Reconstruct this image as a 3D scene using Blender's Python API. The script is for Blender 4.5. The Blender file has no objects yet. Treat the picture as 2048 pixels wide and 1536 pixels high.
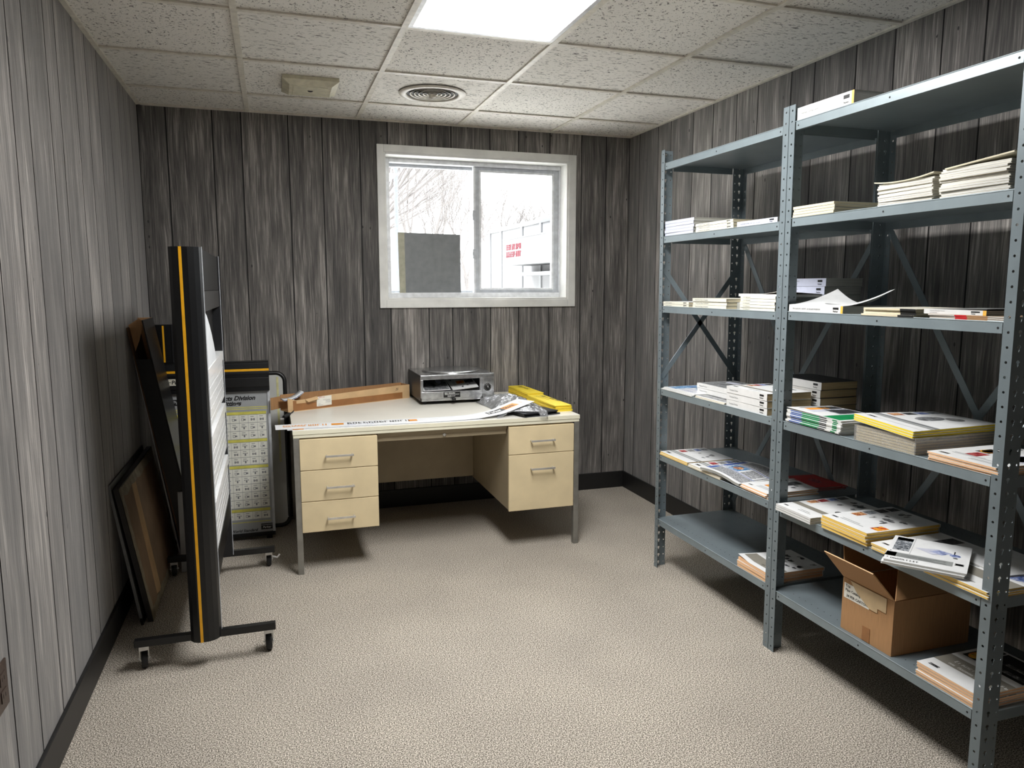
import bpy, math, random
from mathutils import Vector, Matrix
random.seed(7)
PI = math.pi
SC = bpy.context.scene
COL = SC.collection

# ------------------------------------------------------------------ materials
def lin(c):
    c = c/255.0
    return c/12.92 if c <= .04045 else ((c+.055)/1.055)**2.4
def rgb(c): return (lin(c[0]), lin(c[1]), lin(c[2]), 1)
MATS = {}
def new_mat(name):
    m = bpy.data.materials.new(name); m.use_nodes = True
    nt = m.node_tree
    return m, nt, nt.nodes['Principled BSDF']
def N(nt, typ, **kw):
    n = nt.nodes.new(typ)
    for k, v in kw.items():
        if k in n.inputs: n.inputs[k].default_value = v
        else: setattr(n, k, v)
    return n
def ramp(nt, stops):
    r = nt.nodes.new('ShaderNodeValToRGB')
    e = r.color_ramp.elements
    while len(e) < len(stops): e.new(.5)
    for el, (p, c) in zip(e, stops):
        el.position = p; el.color = c
    return r
def mat(name, c=None, rough=.5, metal=0, var=.06, scale=30, spec=.5, bump=0, stretch=None, coat=0):
    """plain procedural material: base colour with a faint mottling"""
    if name in MATS: return MATS[name]
    m, nt, b = new_mat(name); L = nt.links.new
    tc = N(nt, 'ShaderNodeTexCoord')
    src = tc.outputs['Object']
    if stretch:
        mp = N(nt, 'ShaderNodeMapping'); mp.inputs['Scale'].default_value = stretch
        L(src, mp.inputs['Vector']); src = mp.outputs['Vector']
    no = N(nt, 'ShaderNodeTexNoise', Scale=scale, Detail=4.0)
    L(src, no.inputs['Vector'])
    lo = tuple(lin(max(0, v*(1-var))) for v in c)+(1,); hi = tuple(lin(min(255, v*(1+var))) for v in c)+(1,)
    r = ramp(nt, [(.3, lo), (.7, hi)])
    L(no.outputs['Fac'], r.inputs['Fac']); L(r.outputs['Color'], b.inputs['Base Color'])
    b.inputs['Roughness'].default_value = rough; b.inputs['Metallic'].default_value = metal
    b.inputs['Specular IOR Level'].default_value = spec
    b.inputs['Coat Weight'].default_value = coat
    if bump:
        bp = N(nt, 'ShaderNodeBump', Strength=bump, Distance=.002)
        L(no.outputs['Fac'], bp.inputs['Height']); L(bp.outputs['Normal'], b.inputs['Normal'])
    MATS[name] = m
    return m
def photo_mat(name, cols, scale=60, rough=.35):
    """a small printed picture: blotches of several colours"""
    if name in MATS: return MATS[name]
    m, nt, b = new_mat(name); L = nt.links.new
    tc = N(nt, 'ShaderNodeTexCoord')
    no = N(nt, 'ShaderNodeTexNoise', Scale=scale, Detail=3.0, Distortion=1.2)
    L(tc.outputs['Object'], no.inputs['Vector'])
    n = len(cols)
    r = ramp(nt, [(.3+.42*i/max(1, n-1), rgb(c)) for i, c in enumerate(cols)])
    L(no.outputs['Fac'], r.inputs['Fac']); L(r.outputs['Color'], b.inputs['Base Color'])
    b.inputs['Roughness'].default_value = rough
    MATS[name] = m
    return m
def pages_mat(name, a, c):
    """page edges: fine horizontal leaves"""
    if name in MATS: return MATS[name]
    m, nt, b = new_mat(name); L = nt.links.new
    tc = N(nt, 'ShaderNodeTexCoord'); mp = N(nt, 'ShaderNodeMapping')
    mp.inputs['Scale'].default_value = (4, 4, 900)
    L(tc.outputs['Object'], mp.inputs['Vector'])
    no = N(nt, 'ShaderNodeTexNoise', Scale=1.0, Detail=3.0)
    L(mp.outputs['Vector'], no.inputs['Vector'])
    r = ramp(nt, [(.35, rgb(a)), (.65, rgb(c))])
    L(no.outputs['Fac'], r.inputs['Fac']); L(r.outputs['Color'], b.inputs['Base Color'])
    b.inputs['Roughness'].default_value = .8
    MATS[name] = m
    return m

def wood_panel():
    m, nt, b = new_mat('weathered_wood_panelling'); L = nt.links.new
    geo = N(nt, 'ShaderNodeNewGeometry'); sep = N(nt, 'ShaderNodeSeparateXYZ')
    L(geo.outputs['Position'], sep.inputs[0])
    at = N(nt, 'ShaderNodeAttribute', attribute_name='plank')
    def math_(op, a, bb=None, v=None):
        n = N(nt, 'ShaderNodeMath', operation=op)
        L(a, n.inputs[0])
        if bb is not None: L(bb, n.inputs[1])
        elif v is not None: n.inputs[1].default_value = v
        return n.outputs[0]
    u = math_('ADD', math_('ADD', sep.outputs[0], sep.outputs[1]), math_('MULTIPLY', at.outputs['Fac'], v=37.0))
    z = math_('ADD', sep.outputs[2], math_('MULTIPLY', at.outputs['Fac'], v=91.0))
    def vec(us, zs):
        c = N(nt, 'ShaderNodeCombineXYZ')
        L(math_('MULTIPLY', u, v=us), c.inputs[0]); L(math_('MULTIPLY', z, v=zs), c.inputs[1])
        return c.outputs[0]
    # wandering of the grain
    wn = N(nt, 'ShaderNodeTexNoise', Scale=1.0, Detail=2.0); L(vec(9, 2.2), wn.inputs['Vector'])
    uu = math_('ADD', u, math_('MULTIPLY', wn.outputs['Fac'], v=.028))
    def vec2(us, zs):
        c = N(nt, 'ShaderNodeCombineXYZ')
        L(math_('MULTIPLY', uu, v=us), c.inputs[0]); L(math_('MULTIPLY', z, v=zs), c.inputs[1])
        return c.outputs[0]
    g1 = N(nt, 'ShaderNodeTexNoise', Scale=1.0, Detail=5.0, Roughness=.65); L(vec2(150, 4.5), g1.inputs['Vector'])
    g2 = N(nt, 'ShaderNodeTexNoise', Scale=1.0, Detail=3.0); L(vec2(32, 1.6), g2.inputs['Vector'])
    g3 = N(nt, 'ShaderNodeTexNoise', Scale=1.0, Detail=2.0); L(vec(5, 1.3), g3.inputs['Vector'])
    s = math_('ADD', math_('MULTIPLY', g1.outputs['Fac'], v=.55), math_('ADD', math_('MULTIPLY', g2.outputs['Fac'], v=.33), math_('MULTIPLY', g3.outputs['Fac'], v=.24)))
    s = math_('ADD', s, math_('MULTIPLY', math_('SUBTRACT', at.outputs['Fac'], v=.5), v=.09))
    r = ramp(nt, [(.36, rgb((26, 25, 25))), (.49, rgb((70, 67, 65))), (.59, rgb((106, 102, 98))), (.72, rgb((172, 166, 160)))])
    L(s, r.inputs['Fac'])
    # nail and worm holes
    vo = N(nt, 'ShaderNodeTexVoronoi', Scale=1.0); L(vec(20, 10), vo.inputs['Vector'])
    th = math_('GREATER_THAN', vo.outputs['Distance'], v=.085)
    patch = N(nt, 'ShaderNodeTexNoise', Scale=1.0); L(vec(3, 2.4), patch.inputs['Vector'])
    th2 = math_('MAXIMUM', th, math_('LESS_THAN', patch.outputs['Fac'], v=.55))
    mx = N(nt, 'ShaderNodeMix', data_type='RGBA'); 
    mx.inputs[6].default_value = rgb((30, 28, 27)); L(th2, mx.inputs[0]); L(r.outputs['Color'], mx.inputs[7])
    L(mx.outputs[2], b.inputs['Base Color'])
    b.inputs['Roughness'].default_value = .8; b.inputs['Specular IOR Level'].default_value = 1.0; b.inputs['Sheen Weight'].default_value = .5; b.inputs['Sheen Roughness'].default_value = .45
    bp = N(nt, 'ShaderNodeBump', Strength=.35, Distance=.002)
    L(s, bp.inputs['Height']); L(bp.outputs['Normal'], b.inputs['Normal'])
    return m
def carpet():
    m, nt, b = new_mat('beige_loop_carpet'); L = nt.links.new
    tc = N(nt, 'ShaderNodeTexCoord')
    n1 = N(nt, 'ShaderNodeTexNoise', Scale=250.0, Detail=2.0, Roughness=.6); L(tc.outputs['Object'], n1.inputs['Vector'])
    n2 = N(nt, 'ShaderNodeTexNoise', Scale=2.2, Detail=3.0); L(tc.outputs['Object'], n2.inputs['Vector'])
    r = ramp(nt, [(.36, rgb((74, 69, 63))), (.5, rgb((161, 153, 142))), (.64, rgb((236, 229, 218)))])
    L(n1.outputs['Fac'], r.inputs['Fac'])
    r2 = ramp(nt, [(.3, (.90, .89, .88, 1)), (.7, (1.06, 1.05, 1.03, 1))]); L(n2.outputs['Fac'], r2.inputs['Fac'])
    mx = N(nt, 'ShaderNodeMix', data_type='RGBA', blend_type='MULTIPLY'); mx.inputs[0].default_value = 1
    L(r.outputs['Color'], mx.inputs[6]); L(r2.outputs['Color'], mx.inputs[7]); L(mx.outputs[2], b.inputs['Base Color'])
    b.inputs['Roughness'].default_value = .95; b.inputs['Specular IOR Level'].default_value = .1
    bp = N(nt, 'ShaderNodeBump', Strength=.25, Distance=.003)
    L(n1.outputs['Fac'], bp.inputs['Height']); L(bp.outputs['Normal'], b.inputs['Normal'])
    return m
def tile_mat(name, sx, sy):
    m, nt, b = new_mat(name); L = nt.links.new
    tc = N(nt, 'ShaderNodeTexCoord'); mp = N(nt, 'ShaderNodeMapping'); mp.inputs['Scale'].default_value = (sx, sy, 1)
    at = N(nt, 'ShaderNodeAttribute', attribute_name='plank')
    cb = N(nt, 'ShaderNodeCombineXYZ'); ml = N(nt, 'ShaderNodeMath', operation='MULTIPLY'); ml.inputs[1].default_value = 50
    L(at.outputs['Fac'], ml.inputs[0]); L(ml.outputs[0], cb.inputs[0]); L(ml.outputs[0], cb.inputs[1])
    ad = N(nt, 'ShaderNodeVectorMath', operation='ADD'); L(tc.outputs['Object'], ad.inputs[0]); L(cb.outputs[0], ad.inputs[1])
    L(ad.outputs[0], mp.inputs['Vector'])
    n1 = N(nt, 'ShaderNodeTexNoise', Scale=1.0, Detail=2.0, Distortion=.8); L(mp.outputs['Vector'], n1.inputs['Vector'])
    n2 = N(nt, 'ShaderNodeTexNoise', Scale=260.0, Detail=2.0); L(tc.outputs['Object'], n2.inputs['Vector'])
    r = ramp(nt, [(.360, rgb((100, 92, 82))), (.392, rgb((248, 244, 236)))])
    L(n1.outputs['Fac'], r.inputs['Fac'])
    r2 = ramp(nt, [(.3, (.9, .9, .9, 1)), (.7, (1.03, 1.03, 1.03, 1))]); L(n2.outputs['Fac'], r2.inputs['Fac'])
    mx = N(nt, 'ShaderNodeMix', data_type='RGBA', blend_type='MULTIPLY'); mx.inputs[0].default_value = 1
    L(r.outputs['Color'], mx.inputs[6]); L(r2.outputs['Color'], mx.inputs[7])
    r3 = ramp(nt, [(.0, (.93, .93, .92, 1)), (1, (1.03, 1.02, 1.01, 1))]); L(at.outputs['Fac'], r3.inputs['Fac'])
    m2 = N(nt, 'ShaderNodeMix', data_type='RGBA', blend_type='MULTIPLY'); m2.inputs[0].default_value = 1
    L(mx.outputs[2], m2.inputs[6]); L(r3.outputs['Color'], m2.inputs[7])
    L(m2.outputs[2], b.inputs['Base Color'])
    b.inputs['Roughness'].default_value = .85; b.inputs['Specular IOR Level'].default_value = .5; b.inputs['Sheen Weight'].default_value = .4; b.inputs['Sheen Roughness'].default_value = .5
    bp = N(nt, 'ShaderNodeBump', Strength=.5, Distance=.004)
    L(r.outputs['Color'], bp.inputs['Height']); L(bp.outputs['Normal'], b.inputs['Normal'])
    return m
def emit(name, c, s):
    m = bpy.data.materials.new(name); m.use_nodes = True; nt = m.node_tree; nt.nodes.clear()
    e = N(nt, 'ShaderNodeEmission', Strength=s); e.inputs[0].default_value = c
    o = N(nt, 'ShaderNodeOutputMaterial'); nt.links.new(e.outputs[0], o.inputs[0])
    return m
def clear_mat(name, tint, gloss, rough, bump=0, scale=40, milk=0.):
    m = bpy.data.materials.new(name); m.use_nodes = True; nt = m.node_tree; nt.nodes.clear(); L = nt.links.new
    t = N(nt, 'ShaderNodeBsdfTransparent'); t.inputs[0].default_value = tint
    g = N(nt, 'ShaderNodeBsdfGlossy', Roughness=rough)
    fr = N(nt, 'ShaderNodeLayerWeight', Blend=.25)
    mu = N(nt, 'ShaderNodeMath', operation='MULTIPLY_ADD'); mu.inputs[1].default_value = .6; mu.inputs[2].default_value = gloss
    L(fr.outputs['Fresnel'], mu.inputs[0])
    mx = N(nt, 'ShaderNodeMixShader'); L(mu.outputs[0], mx.inputs[0]); L(t.outputs[0], mx.inputs[1]); L(g.outputs[0], mx.inputs[2])
    if bump:
        tc = N(nt, 'ShaderNodeTexCoord'); no = N(nt, 'ShaderNodeTexNoise', Scale=scale, Detail=3.0); L(tc.outputs['Object'], no.inputs['Vector'])
        bp = N(nt, 'ShaderNodeBump', Strength=bump, Distance=.01); L(no.outputs['Fac'], bp.inputs['Height']); L(bp.outputs['Normal'], g.inputs['Normal'])
    out = mx.outputs[0]
    if milk:
        df = N(nt, 'ShaderNodeBsdfDiffuse'); df.inputs[0].default_value = (.85, .86, .88, 1)
        m3 = N(nt, 'ShaderNodeMixShader'); m3.inputs[0].default_value = milk; L(out, m3.inputs[1]); L(df.outputs[0], m3.inputs[2]); out = m3.outputs[0]
    o = N(nt, 'ShaderNodeOutputMaterial'); L(out, o.inputs[0])
    return m

WOOD = wood_panel(); CARPET = carpet()
TILE_A = tile_mat('fissured_ceiling_tile', 42, 130); TILE_B = tile_mat('pinhole_ceiling_tile', 95, 95)
LAMP = emit('lit_prismatic_diffuser', (1, .993, .98, 1), 28.0)
GLASS = clear_mat('window_glass', (.97, .98, .98, 1), .02, .0)
PLASTIC = clear_mat('crumpled_clear_plastic', (.90, .91, .93, 1), .10, .24, 1.0, 40, .07)
WRAP = clear_mat('shrink_wrap_film', (.88, .87, .85, 1), .16, .2, .6, 30, .12)
def M(n): return MATS[n]
mat('groove_dark', (22, 21, 21), .8)
mat('black_baseboard', (27, 27, 27), .45, bump=.1)
mat('grid_white', (226, 221, 208), .5)
mat('trim_white', (226, 226, 222), .42, scale=6)
mat('vinyl_white', (228, 230, 233), .35)
mat('vinyl_grey', (196, 200, 205), .4)
mat('steel_grey', (122, 133, 138), .36, .25, .04, 9, bump=.03)
mat('steel_edge', (134, 146, 151), .36, .25, .04, 9)
mat('hole_dark', (14, 15, 16), .7)
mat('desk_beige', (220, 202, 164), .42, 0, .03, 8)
mat('desk_beige_shaded', (168, 154, 128), .45, 0, .03, 8)  # same beige darkened for kneehole and pedestal sides: shade put into the colour
mat('desk_top', (233, 230, 220), .33, 0, .03, 3)
mat('desk_edge', (230, 226, 204), .35, 0, .03, 3)
mat('leg_steel', (142, 140, 134), .38, .5, .06, 20)
mat('handle_nickel', (206, 204, 198), .22, .6)
mat('chrome', (222, 222, 221), .3, .55, .06, 40)
mat('brushed_aluminium', (188, 189, 190), .27, .95, .12, 30, bump=.12)
mat('oven_dark', (52, 53, 55), .4, .4)
mat('black_plastic', (20, 20, 21), .4)
mat('black_gloss', (14, 15, 17), .33, 0, .05, 12)
mat('black_satin', (22, 23, 26), .42)
mat('charcoal', (46, 45, 44), .5)
mat('yellow_stripe', (244, 178, 30), .4, 0, .03)
mat('rubber', (26, 26, 27), .6)
mat('panel_white', (243, 245, 246), .3, 0, .02)
mat('panel_rib', (250, 251, 252), .25, 0, .02)
mat('sheet_white', (232, 236, 240), .4, 0, .02)
mat('chart_grey', (166, 169, 171), .3, 0, .03, 10)
mat('chart_yellow', (218, 212, 100), .4)
mat('chart_paper', (236, 236, 226), .4, 0, .02)
mat('ink_black', (22, 22, 24), .5)
mat('ink_grey', (120, 122, 124), .5)
mat('ink_white', (236, 236, 234), .5)
mat('ink_blue', (60, 90, 160), .5)
mat('ink_orange', (232, 150, 40), .5)
mat('ink_red', (196, 46, 66), .5)
mat('board_white', (196, 197, 193), .3, 0, .02, 4)
mat('tape_yellowed', (206, 202, 150), .5)
mat('cardboard', (174, 132, 90), .75, 0, .07, 14, bump=.05, stretch=(60, 60, 1))
mat('cardboard_light', (206, 172, 128), .75, 0, .05, 14)
mat('cardboard_dark', (92, 66, 44), .8, 0, .08, 14)
mat('packing_tape', (152, 104, 62), .35, 0, .05, 20)
mat('clear_tape', (204, 178, 138), .3, 0, .04, 20)
mat('label_white', (232, 230, 220), .5, 0, .02)
mat('backing_brown', (146, 122, 98), .8, 0, .1, 6)
mat('frame_dark', (44, 41, 38), .5)
mat('masking_edge', (150, 140, 118), .7, 0, .12, 25)
mat('yellow_paper', (252, 224, 66), .55, 0, .02)
mat('banner_white', (236, 238, 240), .4, 0, .02)
mat('cover_white', (234, 235, 235), .33, 0, .02)
mat('cover_cream', (226, 222, 206), .4, 0, .03)
mat('cover_grey', (150, 153, 152), .33, 0, .04)
mat('cover_band', (140, 136, 126), .35, 0, .03)
mat('cover_dark', (52, 54, 58), .35, 0, .1)
mat('cover_black', (24, 25, 26), .4)
mat('cover_red', (196, 40, 44), .35, 0, .05)
mat('cover_green', (26, 132, 78), .33, 0, .08)
mat('cover_lilac', (206, 208, 222), .35, 0, .03)
mat('spine_white', (224, 224, 222), .4, 0, .02)
mat('spine_blue', (204, 208, 226), .4, 0, .02)
mat('spine_cream', (226, 224, 208), .4, 0, .02)
mat('stripe_orange', (240, 186, 80), .4)
mat('teal', (38, 140, 170), .4, 0, .1)
mat('board_grey', (128, 131, 133), .55, 0, .05, 22)
mat('board_tape', (170, 168, 148), .5)
mat('brown_plate', (64, 52, 46), .35)
mat('vent_white', (212, 206, 194), .45)
mat('alarm_beige', (214, 208, 184), .5)
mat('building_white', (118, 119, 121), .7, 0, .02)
mat('building_grey', (128, 130, 132), .7)
mat('sign_red', (104, 34, 46), .6)
mat('bark_pale', (98, 95, 94), .9)
mat('pole_grey', (92, 96, 110), .6)
mat('ground_pale', (206, 205, 202), .9)
pages_mat('pages_cream', (196, 182, 148), (232, 222, 194))
pages_mat('pages_white', (178, 177, 171), (232, 231, 227))
pages_mat('pages_grey', (132, 132, 126), (180, 180, 172))
pages_mat('pages_kraft', (176, 150, 108), (216, 192, 148))
pages_mat('pages_peach', (232, 172, 120), (250, 214, 174))
pages_mat('pages_yellow', (232, 184, 72), (250, 216, 120))
pages_mat('pages_lemon', (236, 206, 40), (252, 232, 84))
photo_mat('photo_warm', [(50, 26, 22), (150, 70, 44), (224, 170, 110), (240, 230, 220)], 70)
photo_mat('photo_red', [(70, 16, 24), (170, 50, 60), (220, 150, 140)], 80)
photo_mat('photo_dark', [(16, 16, 18), (50, 52, 56), (120, 122, 124)], 60)
photo_mat('photo_blue', [(40, 50, 90), (110, 130, 190), (226, 230, 240)], 60)
photo_mat('photo_grey', [(70, 72, 74), (130, 130, 130), (206, 206, 204)], 60)
photo_mat('photo_product', [(66, 68, 70), (120, 122, 124), (190, 192, 194)], 50)
photo_mat('photo_orange', [(60, 20, 14), (220, 90, 40), (250, 200, 70), (40, 30, 30)], 45)
photo_mat('photo_steel', [(40, 42, 46), (120, 126, 132), (220, 222, 226)], 90)
photo_mat('photo_fine', [(60, 62, 66), (150, 152, 156), (236, 236, 236)], 220)
photo_mat('photo_cyan', [(40, 70, 110), (90, 150, 200), (226, 236, 244)], 60)

# ------------------------------------------------------------------ mesh builder
class MB:
    def __init__(s): s.v = []; s.f = []; s.mi = []; s.mats = []; s.sm = []; s.attr = []
    def m(s, name):
        mt = name if not isinstance(name, str) else MATS[name]
        if mt not in s.mats: s.mats.append(mt)
        return s.mats.index(mt)
    def face(s, pts, mt, smooth=False, attr=0.):
        b = len(s.v); s.v += [tuple(p) for p in pts]
        s.f.append(tuple(range(b, b+len(pts)))); s.mi.append(s.m(mt)); s.sm.append(smooth); s.attr.append(attr)
    def mesh(s, vs, fs, mt, smooth=False):
        b = len(s.v); s.v += [tuple(p) for p in vs]; k = s.m(mt)
        for f in fs:
            s.f.append(tuple(i+b for i in f)); s.mi.append(k); s.sm.append(smooth); s.attr.append(0.)
    def box(s, x0, y0, z0, x1, y1, z1, mt, sub=None):
        if x0 > x1: x0, x1 = x1, x0
        if y0 > y1: y0, y1 = y1, y0
        if z0 > z1: z0, z1 = z1, z0
        v = [(x0,y0,z0),(x1,y0,z0),(x1,y1,z0),(x0,y1,z0),(x0,y0,z1),(x1,y0,z1),(x1,y1,z1),(x0,y1,z1)]
        s.mesh(v, [(0,3,2,1),(4,5,6,7),(0,1,5,4),(1,2,6,5),(2,3,7,6),(3,0,4,7)], mt)
        return s
    def prism(s, poly, axis, a, b, mt, smooth=False):
        """poly in the two other axes, in xyz order"""
        def P(p, h):
            q = list(p); q.insert(axis, h); return tuple(q)
        n = len(poly)
        v = [P(p, a) for p in poly]+[P(p, b) for p in poly]
        area = sum(poly[i][0]*poly[(i+1) % n][1]-poly[(i+1) % n][0]*poly[i][1] for i in range(n))
        flip = (area > 0) ^ (axis == 1) ^ (b < a)
        fs = [tuple(range(n))[::-1], tuple(range(n, 2*n))]
        sd = [(i, (i+1) % n, (i+1) % n+n, i+n) for i in range(n)]
        if not flip: fs = [f[::-1] for f in fs]; sd = [f[::-1] for f in sd]
        s.mesh(v, fs, mt); s.mesh(v, sd, mt, smooth)
        return s
    def tube(s, pts, r, mt, seg=8, smooth=True, cap=True):
        pts = [Vector(p) for p in pts]; rs = r if isinstance(r, (list, tuple)) else [r]*len(pts)
        vs = []; fs = []
        up = Vector((0, 0, 1))
        for i, p in enumerate(pts):
            d = (pts[min(i+1, len(pts)-1)]-pts[max(i-1, 0)]).normalized()
            a = d.cross(up)
            if a.length < .05: a = d.cross(Vector((1, 0, 0)))
            a.normalize(); c = d.cross(a).normalized()
            for k in range(seg):
                t = 2*PI*k/seg; vs.append(p+rs[i]*(math.cos(t)*a+math.sin(t)*c))
        for i in range(len(pts)-1):
            for k in range(seg):
                k2 = (k+1) % seg
                fs.append((i*seg+k, i*seg+k2, (i+1)*seg+k2, (i+1)*seg+k))
        s.mesh(vs, fs, mt, smooth)
        if cap:
            s.mesh(vs[:seg], [tuple(range(seg))], mt); s.mesh(vs[-seg:], [tuple(range(seg))[::-1]], mt)
        return s
    def bar(s, p, q, w, t, nrm, mt):
        """flat strip from p to q, width w, thickness t along nrm"""
        p = Vector(p); q = Vector(q); n = Vector(nrm).normalized(); d = (q-p).normalized(); a = d.cross(n).normalized()*w/2; n = n*t/2
        v = [p-a-n, p+a-n, p+a+n, p-a+n, q-a-n, q+a-n, q+a+n, q-a+n]
        s.mesh(v, [(0,1,2,3),(7,6,5,4),(0,4,5,1),(1,5,6,2),(2,6,7,3),(3,7,4,0)], mt)
        return s
    def lathe(s, prof, c, mt, seg=40, axis=2, smooth=True):
        vs = []; n = len(prof)
        for k in range(seg):
            t = 2*PI*k/seg
            for r, h in prof:
                q = [c[0], c[1], c[2]]
                i, j = [(1, 2), (0, 2), (0, 1)][axis]
                q[i] += r*math.cos(t); q[j] += r*math.sin(t); q[axis] += h
                vs.append(tuple(q))
        fs = []
        for k in range(seg):
            k2 = (k+1) % seg
            for i in range(n-1): fs.append((k*n+i, k2*n+i, k2*n+i+1, k*n+i+1))
        s.mesh(vs, fs, mt, smooth)
        return s
    def disc(s, c, e1, e2, r1, r2, mt, seg=16):
        c = Vector(c); e1 = Vector(e1); e2 = Vector(e2)
        s.face([c+e1*r1*math.cos(2*PI*k/seg)+e2*r2*math.sin(2*PI*k/seg) for k in range(seg)], mt)
    def text(s, txt, o, ex, ey, size, mt, align='LEFT', bold=0., shear=0., xs=1.):
        vs, fs = glyphs(txt, bold, shear)
        if not vs: return s
        w = max(v[0] for v in vs)*xs
        off = {'LEFT': 0, 'CENTER': -w/2, 'RIGHT': -w}[align]
        o = Vector(o); ex = Vector(ex); ey = Vector(ey)
        s.mesh([o+ex*((x*xs+off)*size)+ey*(y*size) for x, y in vs], fs, mt)
        return s
    def build(s, name, parent=None, bevel=0, solid=0, fn=None, origin=None, weld=False):
        vs = [fn(*v) for v in s.v] if fn else s.v
        if origin: vs = [(v[0]-origin[0], v[1]-origin[1], v[2]-origin[2]) for v in vs]
        me = bpy.data.meshes.new(name)
        me.from_pydata([tuple(v) for v in vs], [], s.f)
        for mt in s.mats: me.materials.append(mt)
        me.polygons.foreach_set('material_index', s.mi)
        me.polygons.foreach_set('use_smooth', s.sm)
        if any(s.attr):
            a = me.attributes.new('plank', 'FLOAT', 'FACE'); a.data.foreach_set('value', s.attr)
        me.update()
        o = bpy.data.objects.new(name, me); COL.objects.link(o)
        if parent is not None: o.parent = parent
        elif origin: o.location = origin
        if weld:
            w = o.modifiers.new('weld', 'WELD'); w.merge_threshold = 1e-5
        if solid:
            md = o.modifiers.new('thickness', 'SOLIDIFY'); md.thickness = solid; md.offset = 0
        if bevel:
            md = o.modifiers.new('bevel', 'BEVEL'); md.width = bevel; md.segments = 2; md.limit_method = 'ANGLE'
        return o
GL = {}
def glyphs(txt, bold=0., shear=0.):
    k = (txt, bold, shear)
    if k not in GL and txt[:1] == '~':          # unreadable small print: letter-like strokes, '~' + one character per letter
        r = random.Random(len(txt)*7+3); vs = []; fs = []; x = 0.
        def q(x0, y0, x1, y1):
            n = len(vs); vs.extend([(x0, y0), (x1, y0), (x1, y1), (x0, y1)]); fs.append((n, n+1, n+2, n+3))
        for ch in txt[1:]:
            if ch == ' ': x += .3; continue
            hgt = .68 if ch.isupper() else .5; st = .10
            a = r.random(); q(x, 0, x+st, hgt)
            if a < .7: q(x+.30, 0, x+.30+st, hgt*(1 if a < .4 else .6))
            if r.random() < .8: q(x+st, hgt-st*.8, x+.30, hgt)
            if r.random() < .5: q(x+st, hgt*.45, x+.30, hgt*.45+st*.8)
            if r.random() < .5: q(x+st, 0, x+.30, st*.8)
            x += .52
        GL[k] = (vs, fs)
    if k not in GL:
        cu = bpy.data.curves.new('lettering', 'FONT'); cu.body = txt; cu.size = 1; cu.offset = bold; cu.shear = shear; cu.resolution_u = 2
        ob = bpy.data.objects.new('lettering', cu); COL.objects.link(ob)
        dg = bpy.context.evaluated_depsgraph_get()
        me = bpy.data.meshes.new_from_object(ob.evaluated_get(dg))
        GL[k] = ([(v.co.x, v.co.y) for v in me.vertices], [tuple(p.vertices) for p in me.polygons])
        bpy.data.objects.remove(ob); bpy.data.curves.remove(cu); bpy.data.meshes.remove(me)
    return GL[k]
def thing(name, label, cat, loc, rotz=0, group=None):
    o = bpy.data.objects.new(name, None); COL.objects.link(o); o.empty_display_size = .05
    o.location = loc; o.rotation_euler = (0, 0, rotz)
    return tag(o, label, cat, group)
def tag(o, label, cat, group=None):
    o['label'] = label; o['category'] = cat
    if group: o['group'] = group
    return o
def struct(o): o['kind'] = 'structure'; return o

# ------------------------------------------------------------------ room constants
H = 2.3676; W = 2.954; YF = -5.3
TX = [.5643+.6096*k for k in range(4)]
TY = [-.4028-.6121*k for k in range(9)]
def XS(z): return 2.429-.0083*z          # front plane of the shelving (it leans a little)

# floor
b = MB(); b.face([(0, YF, 0), (W, YF, 0), (W, .0, 0), (0, .0, 0)], CARPET); struct(b.build('floor'))
# panelled walls
WX0, WX1, WZ0, WZ1 = 1.335, 2.503, 1.3215, 2.176
def planks(first, widths, lo, hi):
    out = [lo]; x = first; i = 0
    while x < hi:
        if x > lo: out.append(x)
        x += widths[i % len(widths)]; i += 1
    return out+[hi]
def plank_wall(name, fn, js, hole=None, seed=1):
    rnd = random.Random(seed); b = MB(); g = .0034
    for a, c in zip(js[:-1], js[1:]):
        at = rnd.uniform(.02, 1)
        segs = [(a, c)]
        if hole:
            cuts = sorted({a, c, *[h for h in hole[:2] if a < h < c]})
            segs = list(zip(cuts[:-1], cuts[1:]))
        for p, q in segs:
            p2 = p+(g if p == a else 0); q2 = q-(g if q == c else 0)
            zs = [(0, H+.05)]
            if hole and hole[0] <= (p+q)/2 <= hole[1]: zs = [(0, hole[2]), (hole[3], H+.05)]
            for z0, z1 in zs: b.face([fn(p2, 0, z0), fn(q2, 0, z0), fn(q2, 0, z1), fn(p2, 0, z1)], WOOD, attr=at)
    for j in js:
        zs = [(0, H+.05)]
        if hole and hole[0] <= j <= hole[1]: zs = [(0, hole[2]), (hole[3], H+.05)]
        for z0, z1 in zs:
            b.face([fn(j-.05, .002, z0), fn(j+.05, .002, z0), fn(j+.05, .002, z1), fn(j-.05, .002, z1)], 'groove_dark', attr=.5)
    return struct(b.build(name))
plank_wall('wall_back', lambda a, d, z: (a, d, z), [0, .141, .377, .528, .781, .97, 1.185, 1.35, 1.587, 1.739, 1.988, 2.176, 2.388, 2.609, 2.784, W], (WX0, WX1, WZ0, WZ1), 3)
js = sorted([0]+[-.22, -.39, -.535, -.76, -.982, -1.194, -1.381, -1.63, -1.765, -2.0, -2.15, -2.36, -2.55, -2.80, -2.94, -3.18, -3.35, -3.56, -3.75, -4.0, -4.14, -4.39, -4.56, -4.77, -4.95, YF])
plank_wall('wall_left', lambda a, d, z: (-d, a, z), js, None, 5)
js = [-.384, -.537, -.781, -.979, -1.193, -1.365]; js = sorted([0, -.142]+js+[j-1.226 for j in js]+[j-2.452 for j in js]+[j-3.678 for j in js if j-3.678 > YF]+[YF])
plank_wall('wall_right', lambda a, d, z: (W+d, a, z), js, None, 9)
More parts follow.
